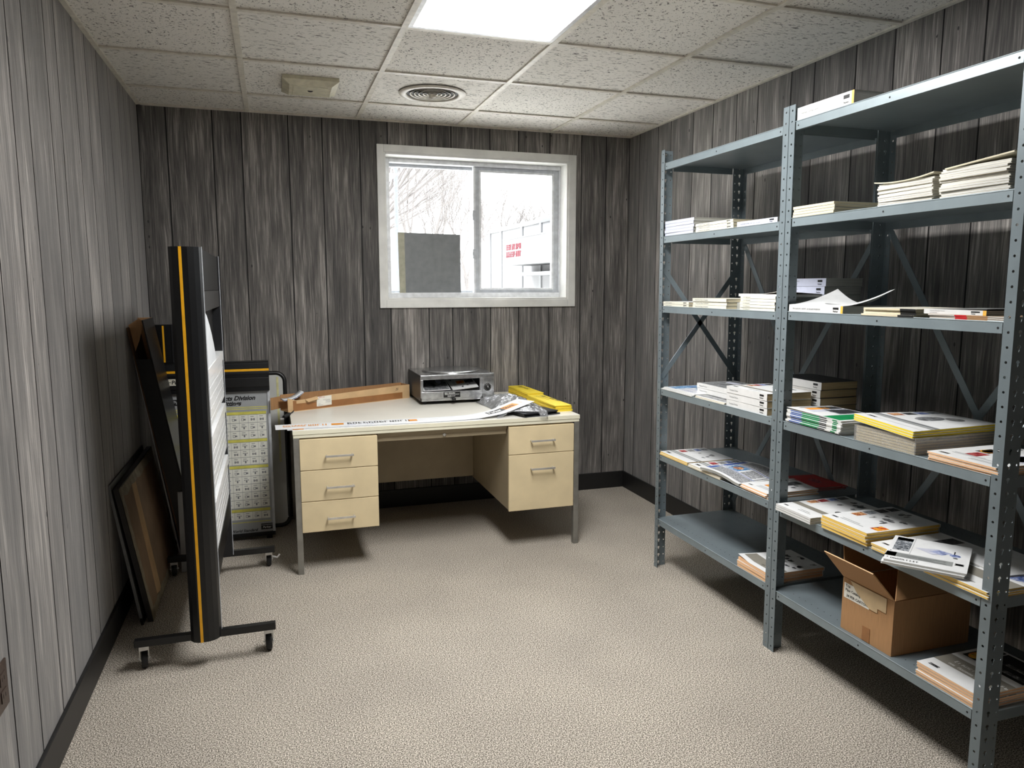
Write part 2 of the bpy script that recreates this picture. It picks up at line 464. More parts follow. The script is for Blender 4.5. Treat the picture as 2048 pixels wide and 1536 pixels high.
plank_wall('wall_front', lambda a, d, z: (a, YF-d, z), planks(.1, [.236, .151, .253, .189, .215, .165], 0, W), None, 11)
# baseboards
for nm, p in (('baseboard_back', (0, -.012, 0, W, 0, .113)), ('baseboard_left', (0, YF, 0, .012, 0, .113)), ('baseboard_right', (W-.012, YF, 0, W, 0, .113))):
    b = MB(); b.box(*p, 'black_baseboard'); struct(b.build(nm, bevel=.003))
# ceiling tiles
b = MB(); rnd = random.Random(4)
xs = [0]+TX+[W]; ys = [0]+[y for y in TY if y > YF]+[YF]
for i in range(len(xs)-1):
    for j in range(len(ys)-1):
        if i == 2 and j in (3, 4): continue
        b.face([(xs[i], ys[j], H+.005), (xs[i+1], ys[j], H+.005), (xs[i+1], ys[j+1], H+.005), (xs[i], ys[j+1], H+.005)], TILE_A if (i+j) % 2 else TILE_B, attr=rnd.uniform(.02, 1))
struct(b.build('ceiling'))
b = MB()
for x in TX: b.box(x-.012, YF, H-.003, x+.012, 0, H+.004, 'grid_white')
for k, y in enumerate(TY):
    if y < YF: continue
    for i in range(len(xs)-1):
        if k == 3 and i == 2: continue
        b.box(xs[i]+.012, y-.012, H-.002, xs[i+1]-.012, y+.012, H+.004, 'grid_white')
struct(b.build('trim_1'))
b = MB()
b.box(0, -.02, H-.004, W, 0, H+.004, 'grid_white'); b.box(0, YF, H-.004, .02, 0, H+.004, 'grid_white'); b.box(W-.02, YF, H-.004, W, 0, H+.004, 'grid_white')
struct(b.build('trim_2'))
# lamp panel
lx0, lx1, ly0, ly1 = TX[1]+.012, TX[2]-.012, TY[4]-.6121+.012, TY[2]-.012
ly1 = TY[2]-.012; ly0 = TY[4]+.012
t = thing('ceiling_light', 'lit white fluorescent panel recessed in the tiled ceiling', 'light', ((lx0+lx1)/2, (ly0+ly1)/2, H))
o_ = t.location
b = MB(); w_ = .018
b.box(lx0, ly0, H-.002, lx0+w_, ly1, H+.02, 'vinyl_white'); b.box(lx1-w_, ly0, H-.002, lx1, ly1, H+.02, 'vinyl_white')
b.box(lx0+w_, ly0, H-.002, lx1-w_, ly0+w_, H+.02, 'vinyl_white'); b.box(lx0+w_, ly1-w_, H-.002, lx1-w_, ly1, H+.02, 'vinyl_white')
b.build('frame', t, origin=o_)
b = MB(); b.face([(lx0+w_, ly0+w_, H+.002), (lx0+w_, ly1-w_, H+.002), (lx1-w_, ly1-w_, H+.002), (lx1-w_, ly0+w_, H+.002)], LAMP)
b.build('diffuser', t, origin=o_)
# round air vent
t = thing('ceiling_vent', 'round white air diffuser with concentric rings in ceiling', 'vent', (1.478, -.70, H))
b = MB(); b.lathe([(.172, 0), (.166, -.006), (.147, -.009), (.134, -.005), (.132, .003)], (0, 0, 0), 'vent_white', 48); b.build('flange', t)
b = MB(); b.lathe([(.131, .002), (.001, .002)], (0, 0, 0), 'hole_dark', 32); b.build('throat', t)
for r in (.108, .086, .064, .042, .022):
    b = MB(); b.lathe([(r, .0015), (r+.008, -.0035), (r+.007, -.0050), (r-.001, .0003), (r, .0015)], (0, 0, 0), 'vent_white', 40); b.build('ring', t)
b = MB(); b.lathe([(.018, -.004), (.016, -.018), (.0005, -.022)], (0, 0, 0), 'vent_white', 24); b.build('hub', t)
# beige box on the ceiling
t = thing('ceiling_sensor', 'beige rectangular sensor box with sloping sides on a ceiling tile', 'sensor', (.872, -.69, H))
b = MB()
q0 = [(-.13, -.135), (.13, -.135), (.13, .135), (-.13, .135)]; q1 = [(-.098, -.10), (.098, -.10), (.098, .105), (-.098, .105)]
v = [(x, y, .004) for x, y in q0]+[(x, y, -.012) for x, y in q0]+[(x, y, -.030) for x, y in q1]
b.mesh(v, [(0,1,5,4),(1,2,6,5),(2,3,7,6),(3,0,4,7),(4,5,9,8),(5,6,10,9),(6,7,11,10),(7,4,8,11),(8,9,10,11)], 'alarm_beige'); b.build('housing', t)
b = MB(); b.box(-.080, -.082, -.032, .080, .086, -.029, 'alarm_beige'); b.build('cover_plate', t, bevel=.001)
b = MB(); b.prism([(-.012, -.012), (.014, -.010), (.010, .006), (0, .012), (-.008, .004)], 2, -.0335, -.0315, 'hole_dark'); b.build('indicator', t)

# ------------------------------------------------------------------ window
b = MB()   # casing with stepped profile, and reveal
cx0, cx1, cz0, cz1 = 1.282, 2.566, 1.2606, 2.2316
def ring(b, x0, x1, z0, z1, x2, x3, z2, z3, y0, y1, mt):
    b.box(x0, y0, z0, x2, y1, z1, mt); b.box(x3, y0, z0, x1, y1, z1, mt)
    b.box(x2, y0, z0, x3, y1, z2, mt); b.box(x2, y0, z3, x3, y1, z1, mt)
ring(b, cx0, cx1, cz0, cz1, WX0-.012, WX1+.012, WZ0-.012, WZ1+.012, -.018, 0, 'trim_white')
ring(b, WX0-.014, WX1+.014, WZ0-.014, WZ1+.014, WX0, WX1, WZ0, WZ1, -.011, .005, 'trim_white')
wnd = struct(b.build('window_1', bevel=.003))
b = MB(); ring(b, WX0-.04, WX1+.04, WZ0-.04, WZ1+.04, WX0, WX1, WZ0, WZ1, .005, .21, 'trim_white'); b.build('window_reveal', wnd)
b = MB()
ring(b, WX0, WX1, WZ0, WZ1, 1.372, 2.497, 1.352, 2.150, .10, .20, 'vinyl_white')
ring(b, 1.364, 1.93, 1.345, 2.152, 1.380, 1.913, 1.366, 2.132, .165, .195, 'vinyl_grey')
b.build('window_frame', wnd, bevel=.002)
b = MB()
ring(b, 1.924, 2.497, 1.352, 2.150, 1.957, 2.456, 1.377, 2.122, .125, .160, 'vinyl_grey'); ring(b, 1.950, 2.464, 1.370, 2.130, 1.962, 2.451, 1.382, 2.117, .121, .150, 'vinyl_white')
b.box(1.912, .121, 1.352, 1.925, .16, 2.150, 'vinyl_white')
b.build('sliding_sash', wnd, bevel=.0015)
b = MB(); b.box(1.378, .178, 1.36, 1.92, .181, 2.14, GLASS); b.build('pane', wnd)
b = MB(); b.box(1.955, .140, 1.37, 2.46, .143, 2.13, GLASS); b.build('pane', wnd)
for z in (1.845, 1.60):
    b = MB(); b.box(1.903, .104, z-.03, 1.926, .124, z+.03, 'vinyl_grey'); b.box(1.900, .10, z-.01, 1.91, .115, z+.012, 'vinyl_grey'); b.build('latch', wnd, bevel=.002)
# grey board standing in the left half
t = thing('grey_board', 'plain dark grey board with pale taped left edge standing in window', 'board', (1.624, .118, 1.352))
b = MB(); b.prism([(-.199, 0), (.199, .001), (.195, .368), (-.204, .375)], 1, -.003, .003, 'board_grey'); b.build('sheet', t)
b = MB(); b.prism([(-.1995, 0), (-.160, 0), (-.163, .3745), (-.2045, .3755)], 1, -.0036, -.003, 'board_tape'); b.build('tape', t)

# ------------------------------------------------------------------ outside
b = MB(); b.face([(-60, .6, -.5), (120, .6, -.5), (120, 160, -.5), (-60, 160, -.5)], 'ground_pale'); struct(b.build('ground'))
# white metal building seen through the right pane: facade from A (near) to B (far)
CAM = Vector((.6528, -4.5706, 1.3914))
A = Vector((CAM.x+.365*47, CAM.y+.955*47, 0)); B_ = Vector((CAM.x+.278*60, CAM.y+.98*60, 0))
d = (B_-A).normalized(); A2 = A-d*9; n = Vector((d.y, -d.x, 0))
if n.dot(CAM-A) < 0: n = -n
def FP(s, h, out=0.): p = A+d*s+n*out; return (p.x, p.y, h)
Lb = (B_-A).length; zt = 1.39+47*.0907
bl = thing('metal_building', 'white ribbed metal building with red lettered canopy outside window', 'building', (A.x, A.y, -.5))
oo = tuple(bl.location)
b = MB()
p0, p1 = -9, Lb
q = [FP(p0, -.5), FP(p1, -.5), FP(p1, -.5, -14), FP(p0, -.5, -14)]; q2 = [FP(p0, zt), FP(p1, zt), FP(p1, zt, -14), FP(p0, zt, -14)]
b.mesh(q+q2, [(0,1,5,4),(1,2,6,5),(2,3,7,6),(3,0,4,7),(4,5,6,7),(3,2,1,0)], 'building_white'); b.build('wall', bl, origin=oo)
for s in (1.5, 5.0, 9.5, 12.2):
    b = MB(); b.mesh([FP(s, -.5, .02), FP(s+.28, -.5, .02), FP(s+.28, zt, .02), FP(s, zt, .02), FP(s, -.5, .1), FP(s+.28, -.5, .1), FP(s+.28, zt, .1), FP(s, zt, .1)], [(0,1,2,3),(4,5,6,7),(0,1,5,4),(1,2,6,5),(2,3,7,6),(3,0,4,7)], 'building_grey'); b.build('downpipe', bl, origin=oo)
b = MB(); b.mesh([FP(p0, zt-.12, .1), FP(p1, zt-.12, .1), FP(p1, zt+.12, .3), FP(p0, zt+.12, .3), FP(p0, zt+.12, -.2), FP(p1, zt+.12, -.2)], [(0,1,2,3),(3,2,5,4)], 'building_grey'); b.build('eaves', bl, origin=oo)
# canopy
z0, z1 = 1.39+43*.034, 1.39+43*.0715
def cbox(b, s0, s1, o0, o1, za, zb, mt):
    v = [FP(s0, za, o0), FP(s1, za, o0), FP(s1, za, o1), FP(s0, za, o1), FP(s0, zb, o0), FP(s1, zb, o0), FP(s1, zb, o1), FP(s0, zb, o1)]
    b.mesh(v, [(0,1,2,3),(4,5,6,7),(0,1,5,4),(1,2,6,5),(2,3,7,6),(3,0,4,7)], mt)
b = MB(); cbox(b, -4, 3.4, .05, 2.0, z0, z1, 'building_white'); cbox(b, -4, 3.5, .02, 2.08, z0-.06, z0, 'building_grey'); cbox(b, -4, 3.5, .02, 2.08, z1, z1+.05, 'building_grey')
cbox(b, -4, 3.4, .05, 1.6, z0-.75, z0-.55, 'building_grey'); b.build('canopy', bl, origin=oo)
b = MB(); rnd = random.Random(5)
for row, zz in ((0, z0+.92), (1, z0+.45)):
    s = 2.9
    while s > .15:
        wd = .24
        for st in range(3):
            k = rnd.random()
            if k < .5: ss0, ss1, ha, hb = s-wd*st/3, s-wd*st/3-.07, 0, .36
            else: ss0, ss1, ha, hb = s, s-wd, .13*st, .13*st+.08
            cbox(b, ss1, ss0, 2.0, 2.04, zz+ha, zz+hb, 'sign_red')
        s -= .36
b.build('sign_lettering', bl, origin=oo)
b = MB(); cbox(b, -1.2, -.1, .03, .08, -.5, 1.7, 'building_grey'); b.build('door', bl, origin=oo)
b = MB(); cbox(b, 6.6, 6.9, .03, .2, 3.0, 3.5, 'ink_grey'); b.build('wall_lamp', bl, origin=oo)
# pole
t = thing('utility_pole', 'pale grey pole rising outside the left window pane', 'pole', (CAM.x+.1603*14, CAM.y+.987*14, -.5))
b = MB(); b.tube([(0, 0, 0), (0, 0, 7)], .038, 'pole_grey', 10); b.build('shaft', t)
# bare trees
def tree(loc, h, seed, lean, label, depth=6, r0=.12, spread=.55):
    rnd = random.Random(seed); b = MB()
    def grow(p, d, L, r, k):
        n = 3; pts = [p]; q = p
        for i in range(n):
            d = (d+Vector((rnd.uniform(-1, 1), rnd.uniform(-1, 1), rnd.uniform(-.3, .5)))*.09).normalized()
            q = q+d*L/n; pts.append(q)
        b.tube(pts, [r*(1-.35*i/n) for i in range(n+1)], 'bark_pale', 5 if k > 2 else 4, True, False)
        if k == 0: return
        for c in range(3 if k > 1 else 2):
            a = rnd.uniform(.4, 1) if c else rnd.uniform(.75, 1)
            base = pts[-1] if c < 2 else pts[2]
            nd = (d+Vector((rnd.uniform(-1, 1), rnd.uniform(-1, 1), rnd.uniform(-.15, .6)))*spread+Vector(lean)*.1).normalized()
            grow(base, nd, L*rnd.uniform(.62, .82), r*rnd.uniform(.5, .66), k-1)
    grow(Vector((0, 0, 0)), Vector((lean[0]*.4, lean[1]*.4, 1)).normalized(), h*.28, r0, depth)
    o = b.build('bare_tree'); o.location = loc
    tag(o, label, 'tree', 'bare trees outside the window')
    return o
def at_dir(sx, sy, dist): return (CAM.x+sx*dist, CAM.y+sy*dist, -.5)
tree(at_dir(.0, 1., 16), 8.0, 5, (1.3, 0, .2), 'leafless tree at far left whose branches reach right behind the pole', 6, .10, .42)
tree(at_dir(.196, .98, 26), 9.0, 12, (-.2, 0, .5), 'leafless tree rising just above the grey board in the window', 6, .10, .42)
tree(at_dir(.212, .977, 40), 9.5, 18, (.1, 0, .5), 'slender leafless tree behind the upper right corner of the grey board', 6, .11, .45)
tree(at_dir(.250, .968, 34), 8.0, 23, (0, 0, .4), 'leafless tree seen between the grey board and the window stile', 6, .11, .5)
tree(at_dir(.292, .956, 74), 13.5, 31, (0, 0, .4), 'leafless tree topping the low end of the white building roof', 6, .20, .5)
tree(at_dir(.352, .936, 98), 17, 47, (.1, 0, .4), 'leafless tree behind the high end of the white building roof', 6, .24, .5)

# ------------------------------------------------------------------ steel shelving
Z1 = [1.957, 1.624, 1.299, .903, .581, .2526]; Z2 = [1.9615, 1.6314, 1.3023, .9013, .5714, .2465]
DEP = .442; PTOP = 2.035
def cell(b, fn, c, w, h, rad, mt):
    """rectangular cell w x h centred on c with a star shaped hole of radius rad(theta)"""
    ca = math.atan2(h, w)
    th = sorted(set([ca, PI-ca, PI+ca, 2*PI-ca]+[2*PI*k/12 for k in range(12)]))
    n = len(th); vi = []; vo = []
    for t in th:
        r = rad(t); vi.append(fn(c[0]+r*math.cos(t), c[1]+r*math.sin(t)))
        cs, sn = math.cos(t), math.sin(t)
        k = min((w/2)/abs(cs) if abs(cs) > 1e-9 else 1e9, (h/2)/abs(sn) if abs(sn) > 1e-9 else 1e9)
        vo.append(fn(c[0]+k*cs, c[1]+k*sn))
    b.mesh(vi+vo, [(i, (i+1) % n, n+(i+1) % n, n+i) for i in range(n)], mt)
def keyhole(t):
    # wide at the top, slot downwards
    s = math.sin(t)
    if s > -.35: return .0062
    return .0030/max(.18, abs(math.cos(t))) if abs(math.cos(t))*.013 > .0030 else .0125
def post(parent, org, yo, sy, xf, sx):
    """L post: flange along y from outer yo going sy, second flange along x from xf going sx"""
    b = MB(); P = .0381; n = 53; wy, wx = .030, .058
    for k in range(n):
        zc = P*(k+.5)
        cell(b, lambda a, z: (xf-.0083*z, yo+sy*a, z), (wy*.45, zc), .030, P, lambda t: .0036, 'steel_grey') if True else 0
        f2 = lambda a, z: (xf-.0083*z+sx*a, yo, z)
        cell(b, f2, (.022, zc), .034, P, keyhole, 'steel_grey')
        cell(b, f2, (.0485, zc), .019, P, lambda t: .0032, 'steel_grey')
        b.face([f2(0, zc-P/2), f2(.005, zc-P/2), f2(.005, zc+P/2), f2(0, zc+P/2)], 'steel_grey')
    # front flange cells are centred at .0135 with width .030 -> shift to start at the corner
    return b.build('post', parent, solid=.0016, origin=org)
def shelf_unit(y0, y1, Z, label):
    root = thing('shelving_unit', label, 'shelving', (2.43, (y0+y1)/2, 0), 0, 'grey steel shelving units')
    org = tuple(root.location)
    xb = 2.429+.447
    for (yo, sy) in ((y0, -1), (y1, 1)):
        post(root, org, yo, sy, 2.429, 1); post(root, org, yo, sy, xb, -1)
    for z in Z:
        xf = XS(z)+.0015; x1 = xf+DEP; a, c = y0-.0022, y1+.0022
        b = MB(); lip = .030
        b.box(xf, c, z-.0015, x1, a, z, 'steel_grey')
        b.box(xf, c+.03, z-lip, xf+.0015, a-.03, z-.0015, 'steel_edge'); b.box(x1-.0015, c+.03, z-lip, x1, a-.03, z-.0015, 'steel_grey')
        b.box(xf+.06, c, z-lip, x1-.06, c+.0015, z-.0015, 'steel_grey'); b.box(xf+.06, a-.0015, z-lip, x1-.06, a, z-.0015, 'steel_grey')
        b.box(xf+.0015, c+.03, z-lip, xf+.014, a-.03, z-lip+.0015, 'steel_grey')
        # rolled front edge
        b.tube([(xf+.001, c+.002, z-.0008), (xf+.001, a-.002, z-.0008)], .0022, 'steel_edge', 6)
        for yy in (a-.042, (a+c)/2, c+.042): b.disc((xf-.0004, yy, z-.016), (0, 1, 0), (0, 0, 1), .0032, .0032, 'hole_dark', 10)
        m_ = 24
        for k in range(m_):
            yy = a-.07+(c-a+.14)*k/(m_-1)
            for xx in (xf+.045, x1-.05):
                b.disc((xx, yy, z+.0003), (1, 0, 0), (0, 1, 0), .0021, .0021, 'hole_dark', 8)
                b.disc((xx, yy, z-.0019), (1, 0, 0), (0, -1, 0), .0021, .0021, 'ink_grey', 8)
        b.build('shelf', root, origin=org)
    for p, q in (((xb-.012, y0-.01, 1.62), (xb-.010, y1+.01, .30)), ((xb-.010, y0-.01, .30), (xb-.012, y1+.01, 1.62))):
        b = MB(); b.bar(p, q, .026, .0025, (1, 0, 0), 'steel_grey'); b.build('cross_brace', root, origin=org)
    for yy in ([y0-.004] if y0 > -2 else [y1+.004]):
        for p, q in (((2.436, yy, 1.475), (2.850, yy, .955)), ((2.440, yy, .955), (2.845, yy, 1.475))):
            b = MB(); b.bar(p, q, .024, .0025, (0, 1, 0), 'steel_grey'); b.build('side_brace', root, origin=org)
    return root
shelf_unit(-1.405, -2.302, Z1, 'grey steel shelving unit nearer the window wall, with nearly empty bottom shelf')
shelf_unit(-2.308, -3.197, Z2, 'grey steel shelving unit nearer the viewer, holding the open carton')
# ------------------------------------------------------------------ printed matter
LOGO = 'Parker'
def decal(b, kind, T, args, P):
    """P(s, t, h) maps cover coordinates (0..1 along the front, 0..1 into the shelf) to a point h above the cover"""
    if kind == 'r':
        s0, t0, s1, t1, mt = args; ns, nt = 6, 3; h = .0003
        v = [P(s0+(s1-s0)*i/ns, t0+(t1-t0)*j/nt, h) for j in range(nt+1) for i in range(ns+1)]
        b.mesh(v, [(j*(ns+1)+i, j*(ns+1)+i+1, (j+1)*(ns+1)+i+1, (j+1)*(ns+1)+i) for j in range(nt) for i in range(ns)], mt)
    elif kind == 'e':
        cs, ct, rs, rt, mt = args; n = 14
        b.face([P(cs+rs*math.cos(2*PI*k/n), ct+rt*math.sin(2*PI*k/n), .0005) for k in range(n)], mt)
    elif kind == 'p':
        pts, mt = args; b.face([P(s, t, .0005) for s, t in pts], mt)
    elif kind == 't':   # text along the front edge direction
        txt, s, t, sz, mt = args
        vs, fs = glyphs(txt, .02, 0)
        b.mesh([P(s+x*sz/T[0], t+y*sz/T[1], .0006) for x, y in vs], fs, mt)
    elif kind == 'L':   # black emblem block with pale lettering
        s, t, w = args; h = w*T[0]*.34/T[1]
        decal(b, 'r', T, (s, t, s+w, t+h*.42, 'ink_black'), P); decal(b, 'r', T, (s, t+h*.62, s+w, t+h, 'ink_black'), P)
        decal(b, 't', T, (LOGO, s+w*.22, t+h*.36, w*T[0]*.25, 'ink_black'), P)
def blobs(seed, n, s0, t0, s1, t1, mats=('photo_product', 'photo_dark', 'photo_grey')):
    r = random.Random(seed); o = []
    for k in range(n):
        cs, ct = r.uniform(s0, s1), r.uniform(t0, t1); a, c = r.uniform(.02, .07), r.uniform(.02, .045)
        mt = r.choice(mats)
        if r.random() < .5: o.append(('e', cs, ct, a, c, mt))
        else: o.append(('p', [(cs-a, ct-c), (cs-a*.2, ct-c*1.4), (cs+a, ct-c*.4), (cs+a*.8, ct+c), (cs-.1*a, ct+c*.6), (cs-a, ct+c*.9)], mt))
    return o
def lines(s0, t0, n, w, gap=.035, mt='ink_grey'):
    return [('r', s0, t0+gap*k, s0+w*(1-.25*(k % 2)), t0+gap*k+.009, mt) for k in range(n)]
COVERS = {
 'plain': [],
 'technical': [('L', .06, .07, .13), ('r', .0, .22, 1, .31, 'cover_band'), ('r', .02, .33, 1, .345, 'ink_white'), ('r', .04, .40, .2, .53, 'photo_warm'), ('r', .04, .55, .2, .67, 'photo_red'), ('r', .04, .69, .2, .81, 'photo_blue'), ('r', .04, .83, .2, .96, 'photo_dark')]+lines(.45, .09, 2, .35)+blobs(3, 9, .35, .42, .9, .9),
 'yellowpack': [('L', .10, .09, .14), ('r', 0, .20, 1, .235, 'cover_grey'), ('r', .0, .245, 1, .30, 'ink_grey'), ('r', .05, .36, .19, .50, 'photo_warm'), ('r', .05, .53, .19, .66, 'photo_dark'), ('r', .05, .69, .19, .82, 'photo_blue'), ('r', .05, .84, .19, .97, 'photo_steel'), ('e', .48, .58, .13, .16, 'photo_product'), ('e', .62, .78, .12, .08, 'photo_grey'), ('r', .40, .55, .47, .66, 'photo_grey'), ('r', .0, .1, 1, .105, 'cover_grey')],
 'orangepack': [('L', .08, .08, .15), ('r', .28, .25, .46, .43, 'photo_red'), ('e', .30, .56, .10, .09, 'photo_orange'), ('r', .2, .46, .40, .68, 'photo_dark'), ('e', .30, .57, .085, .08, 'photo_orange'), ('r', .2, .71, .38, .95, 'photo_dark'), ('e', .75, .55, .18, .2, 'cover_lilac'), ('p', [(.55, .45), (.9, .3), (.98, .5), (.7, .75)], 'cover_lilac')]+lines(.15, .2, 2, .6)+lines(.5, .1, 2, .4),
 'yellowbooks': [('L', .07, .09, .13), ('r', .08, .35, .24, .50, 'photo_warm'), ('r', .08, .52, .24, .66, 'photo_steel'), ('r', .08, .68, .24, .82, 'photo_dark'), ('r', .08, .84, .24, .98, 'photo_dark'), ('r', .80, .16, .97, .32, 'photo_orange')]+lines(.22, .12, 2, .5)+blobs(8, 14, .35, .35, .92, .92),
 'peach': [('L', .08, .10, .14), ('r', .3, .3, .55, .6, 'photo_orange'), ('r', .3, .62, .55, .95, 'photo_dark')]+lines(.3, .15, 3, .5)+blobs(12, 5, .6, .4, .9, .8),
 'valves': [('r', .03, .10, .98, .33, 'cover_band'), ('r', .05, .28, .5, .31, 'ink_white')]+lines(.1, .15, 2, .5, .03, 'ink_white')+blobs(21, 16, .15, .45, .92, .92, ('photo_dark', 'ink_black', 'photo_product')),
 'pumps': [('L', .10, .07, .16), ('r', 0, .22, 1, .45, 'cover_band'), ('t', '~Hydraulic Pumps', .20, .33, .022, 'ink_white'), ('t', '~and Motors', .2, .25, .016, 'ink_white'), ('r', .06, .55, .28, .97, 'cover_black'), ('e', .17, .66, .09, .1, 'photo_orange'), ('r', .30, .55, .98, .97, 'cover_black'), ('r', .06, .745, .98, .752, 'ink_white'), ('r', .285, .50, .295, .98, 'ink_white'), ('r', .55, .60, .97, .66, 'photo_fine'), ('r', .5, .75, .97, .80, 'photo_fine')],
 'tilted': [('r', .05, .42, .26, .95, 'photo_steel'), ('r', .05, .83, .26, .95, 'teal'), ('r', .28, .33, .285, 1, 'cover_grey'), ('r', .0, .16, .82, .32, 'cover_grey'), ('r', .0, .16, .13, .32, 'cover_band'), ('p', [(.32, .62), (.55, .46), (.78, .60), (.60, .70)], 'cover_lilac'), ('p', [(.5, .58), (.66, .50), (.78, .62), (.62, .68)], 'photo_blue'), ('e', .82, .56, .07, .05, 'photo_blue'), ('r', .80, .60, .815, .72, 'ink_black'), ('e', .83, .47, .03, .02, 'photo_dark'), ('r', .84, .22, .95, .30, 'cover_grey'), ('r', .85, .23, .94, .29, 'cover_white')]+lines(.14, .19, 3, .6, .035, 'ink_white')+[('t', '~PNEUMATIC', .08, .06, .016, 'ink_black'), ('e', .04, .10, .008, .012, 'ink_black'), ('e', .04, .36, .008, .012, 'ink_black')],
 'blueflow': [('r', 0, .25, 1, .45, 'cover_band'), ('r', .05, .5, .55, .9, 'photo_fine'), ('p', [(.6, .5), (.95, .55), (.98, .9), (.65, .8)], 'ink_blue'), ('e', .75, .6, .16, .1, 'photo_blue'), ('r', .04, .48, .3, .7, 'photo_steel')]+lines(.2, .1, 2, .5),
 'bluecat': [('r', .02, .08, .3, .95, 'photo_cyan'), ('r', .35, .30, .98, .40, 'cover_lilac'), ('r', .4, .45, .98, .7, 'photo_cyan'), ('e', .8, .55, .07, .08, 'ink_orange'), ('t', '~COMPLETE', .06, .55, .03, 'ink_blue')]+lines(.35, .1, 4, .55, .04, 'ink_blue'),
 'newsprint': [('r', .03, .1, .16, .9, 'ink_blue'), ('t', '~PDN', .03, .30, .05, 'ink_white'), ('r', .18, .06, .97, .30, 'photo_fine'), ('r', .2, .34, .55, .62, 'photo_cyan'), ('r', .6, .34, .97, .62, 'photo_fine'), ('r', .2, .68, .97, .95, 'photo_fine'), ('r', .18, .31, .98, .325, 'ink_blue'), ('r', .18, .64, .98, .66, 'ink_blue'), ('e', .4, .48, .1, .08, 'photo_warm')],
 'photoband': [('L', .08, .08, .14), ('r', .0, .2, 1, .24, 'cover_grey'), ('r', 0, .26, 1, .31, 'cover_grey'), ('r', .06, .36, .22, .5, 'photo_red'), ('r', .06, .53, .22, .66, 'photo_grey'), ('r', .06, .69, .22, .81, 'photo_blue'), ('r', .06, .84, .22, .97, 'photo_steel')]+blobs(5, 5, .35, .45, .85, .85),
 'greybook': [('r', .03, .1, .97, .95, 'cover_grey'), ('e', .3, .4, .16, .12, 'photo_grey'), ('e', .7, .6, .18, .15, 'cover_dark'), ('r', .1, .75, .5, .78, 'ink_white')],
 'splash': [('r', .02, .05, .98, .98, 'photo_product'), ('p', [(.3, .3), (.6, .42), (.8, .38), (.7, .55), (.4, .5)], 'cover_dark'), ('e', .3, .7, .2, .1, 'cover_lilac')],
 'greens': [('r', .66, .03, .95, .98, 'cover_green'), ('r', .08, .55, .25, .97, 'cover_dark'), ('r', .28, .45, .62, .97, 'photo_steel'), ('r', .12, .25, .24, .7, 'ink_orange'), ('p', [(.30, .5), (.58, .5), (.60, .95), (.36, .97)], 'cover_dark'), ('r', .05, .2, .10, .95, 'cover_grey'), ('r', .26, .15, .4, .9, 'cover_lilac')],
 'redfan': [('r', .02, .02, .98, .98, 'cover_red'), ('r', .2, .1, .8, .18, 'ink_white'), ('e', .5, .6, .2, .14, 'photo_red')],
 'open': [('e', .42, .45, .15, .05, 'photo_grey'), ('e', .72, .55, .12, .06, 'photo_grey')],
 'dark': [('r', .01, .01, .99, .99, 'cover_black'), ('r', .1, .2, .5, .24, 'ink_grey')],
}
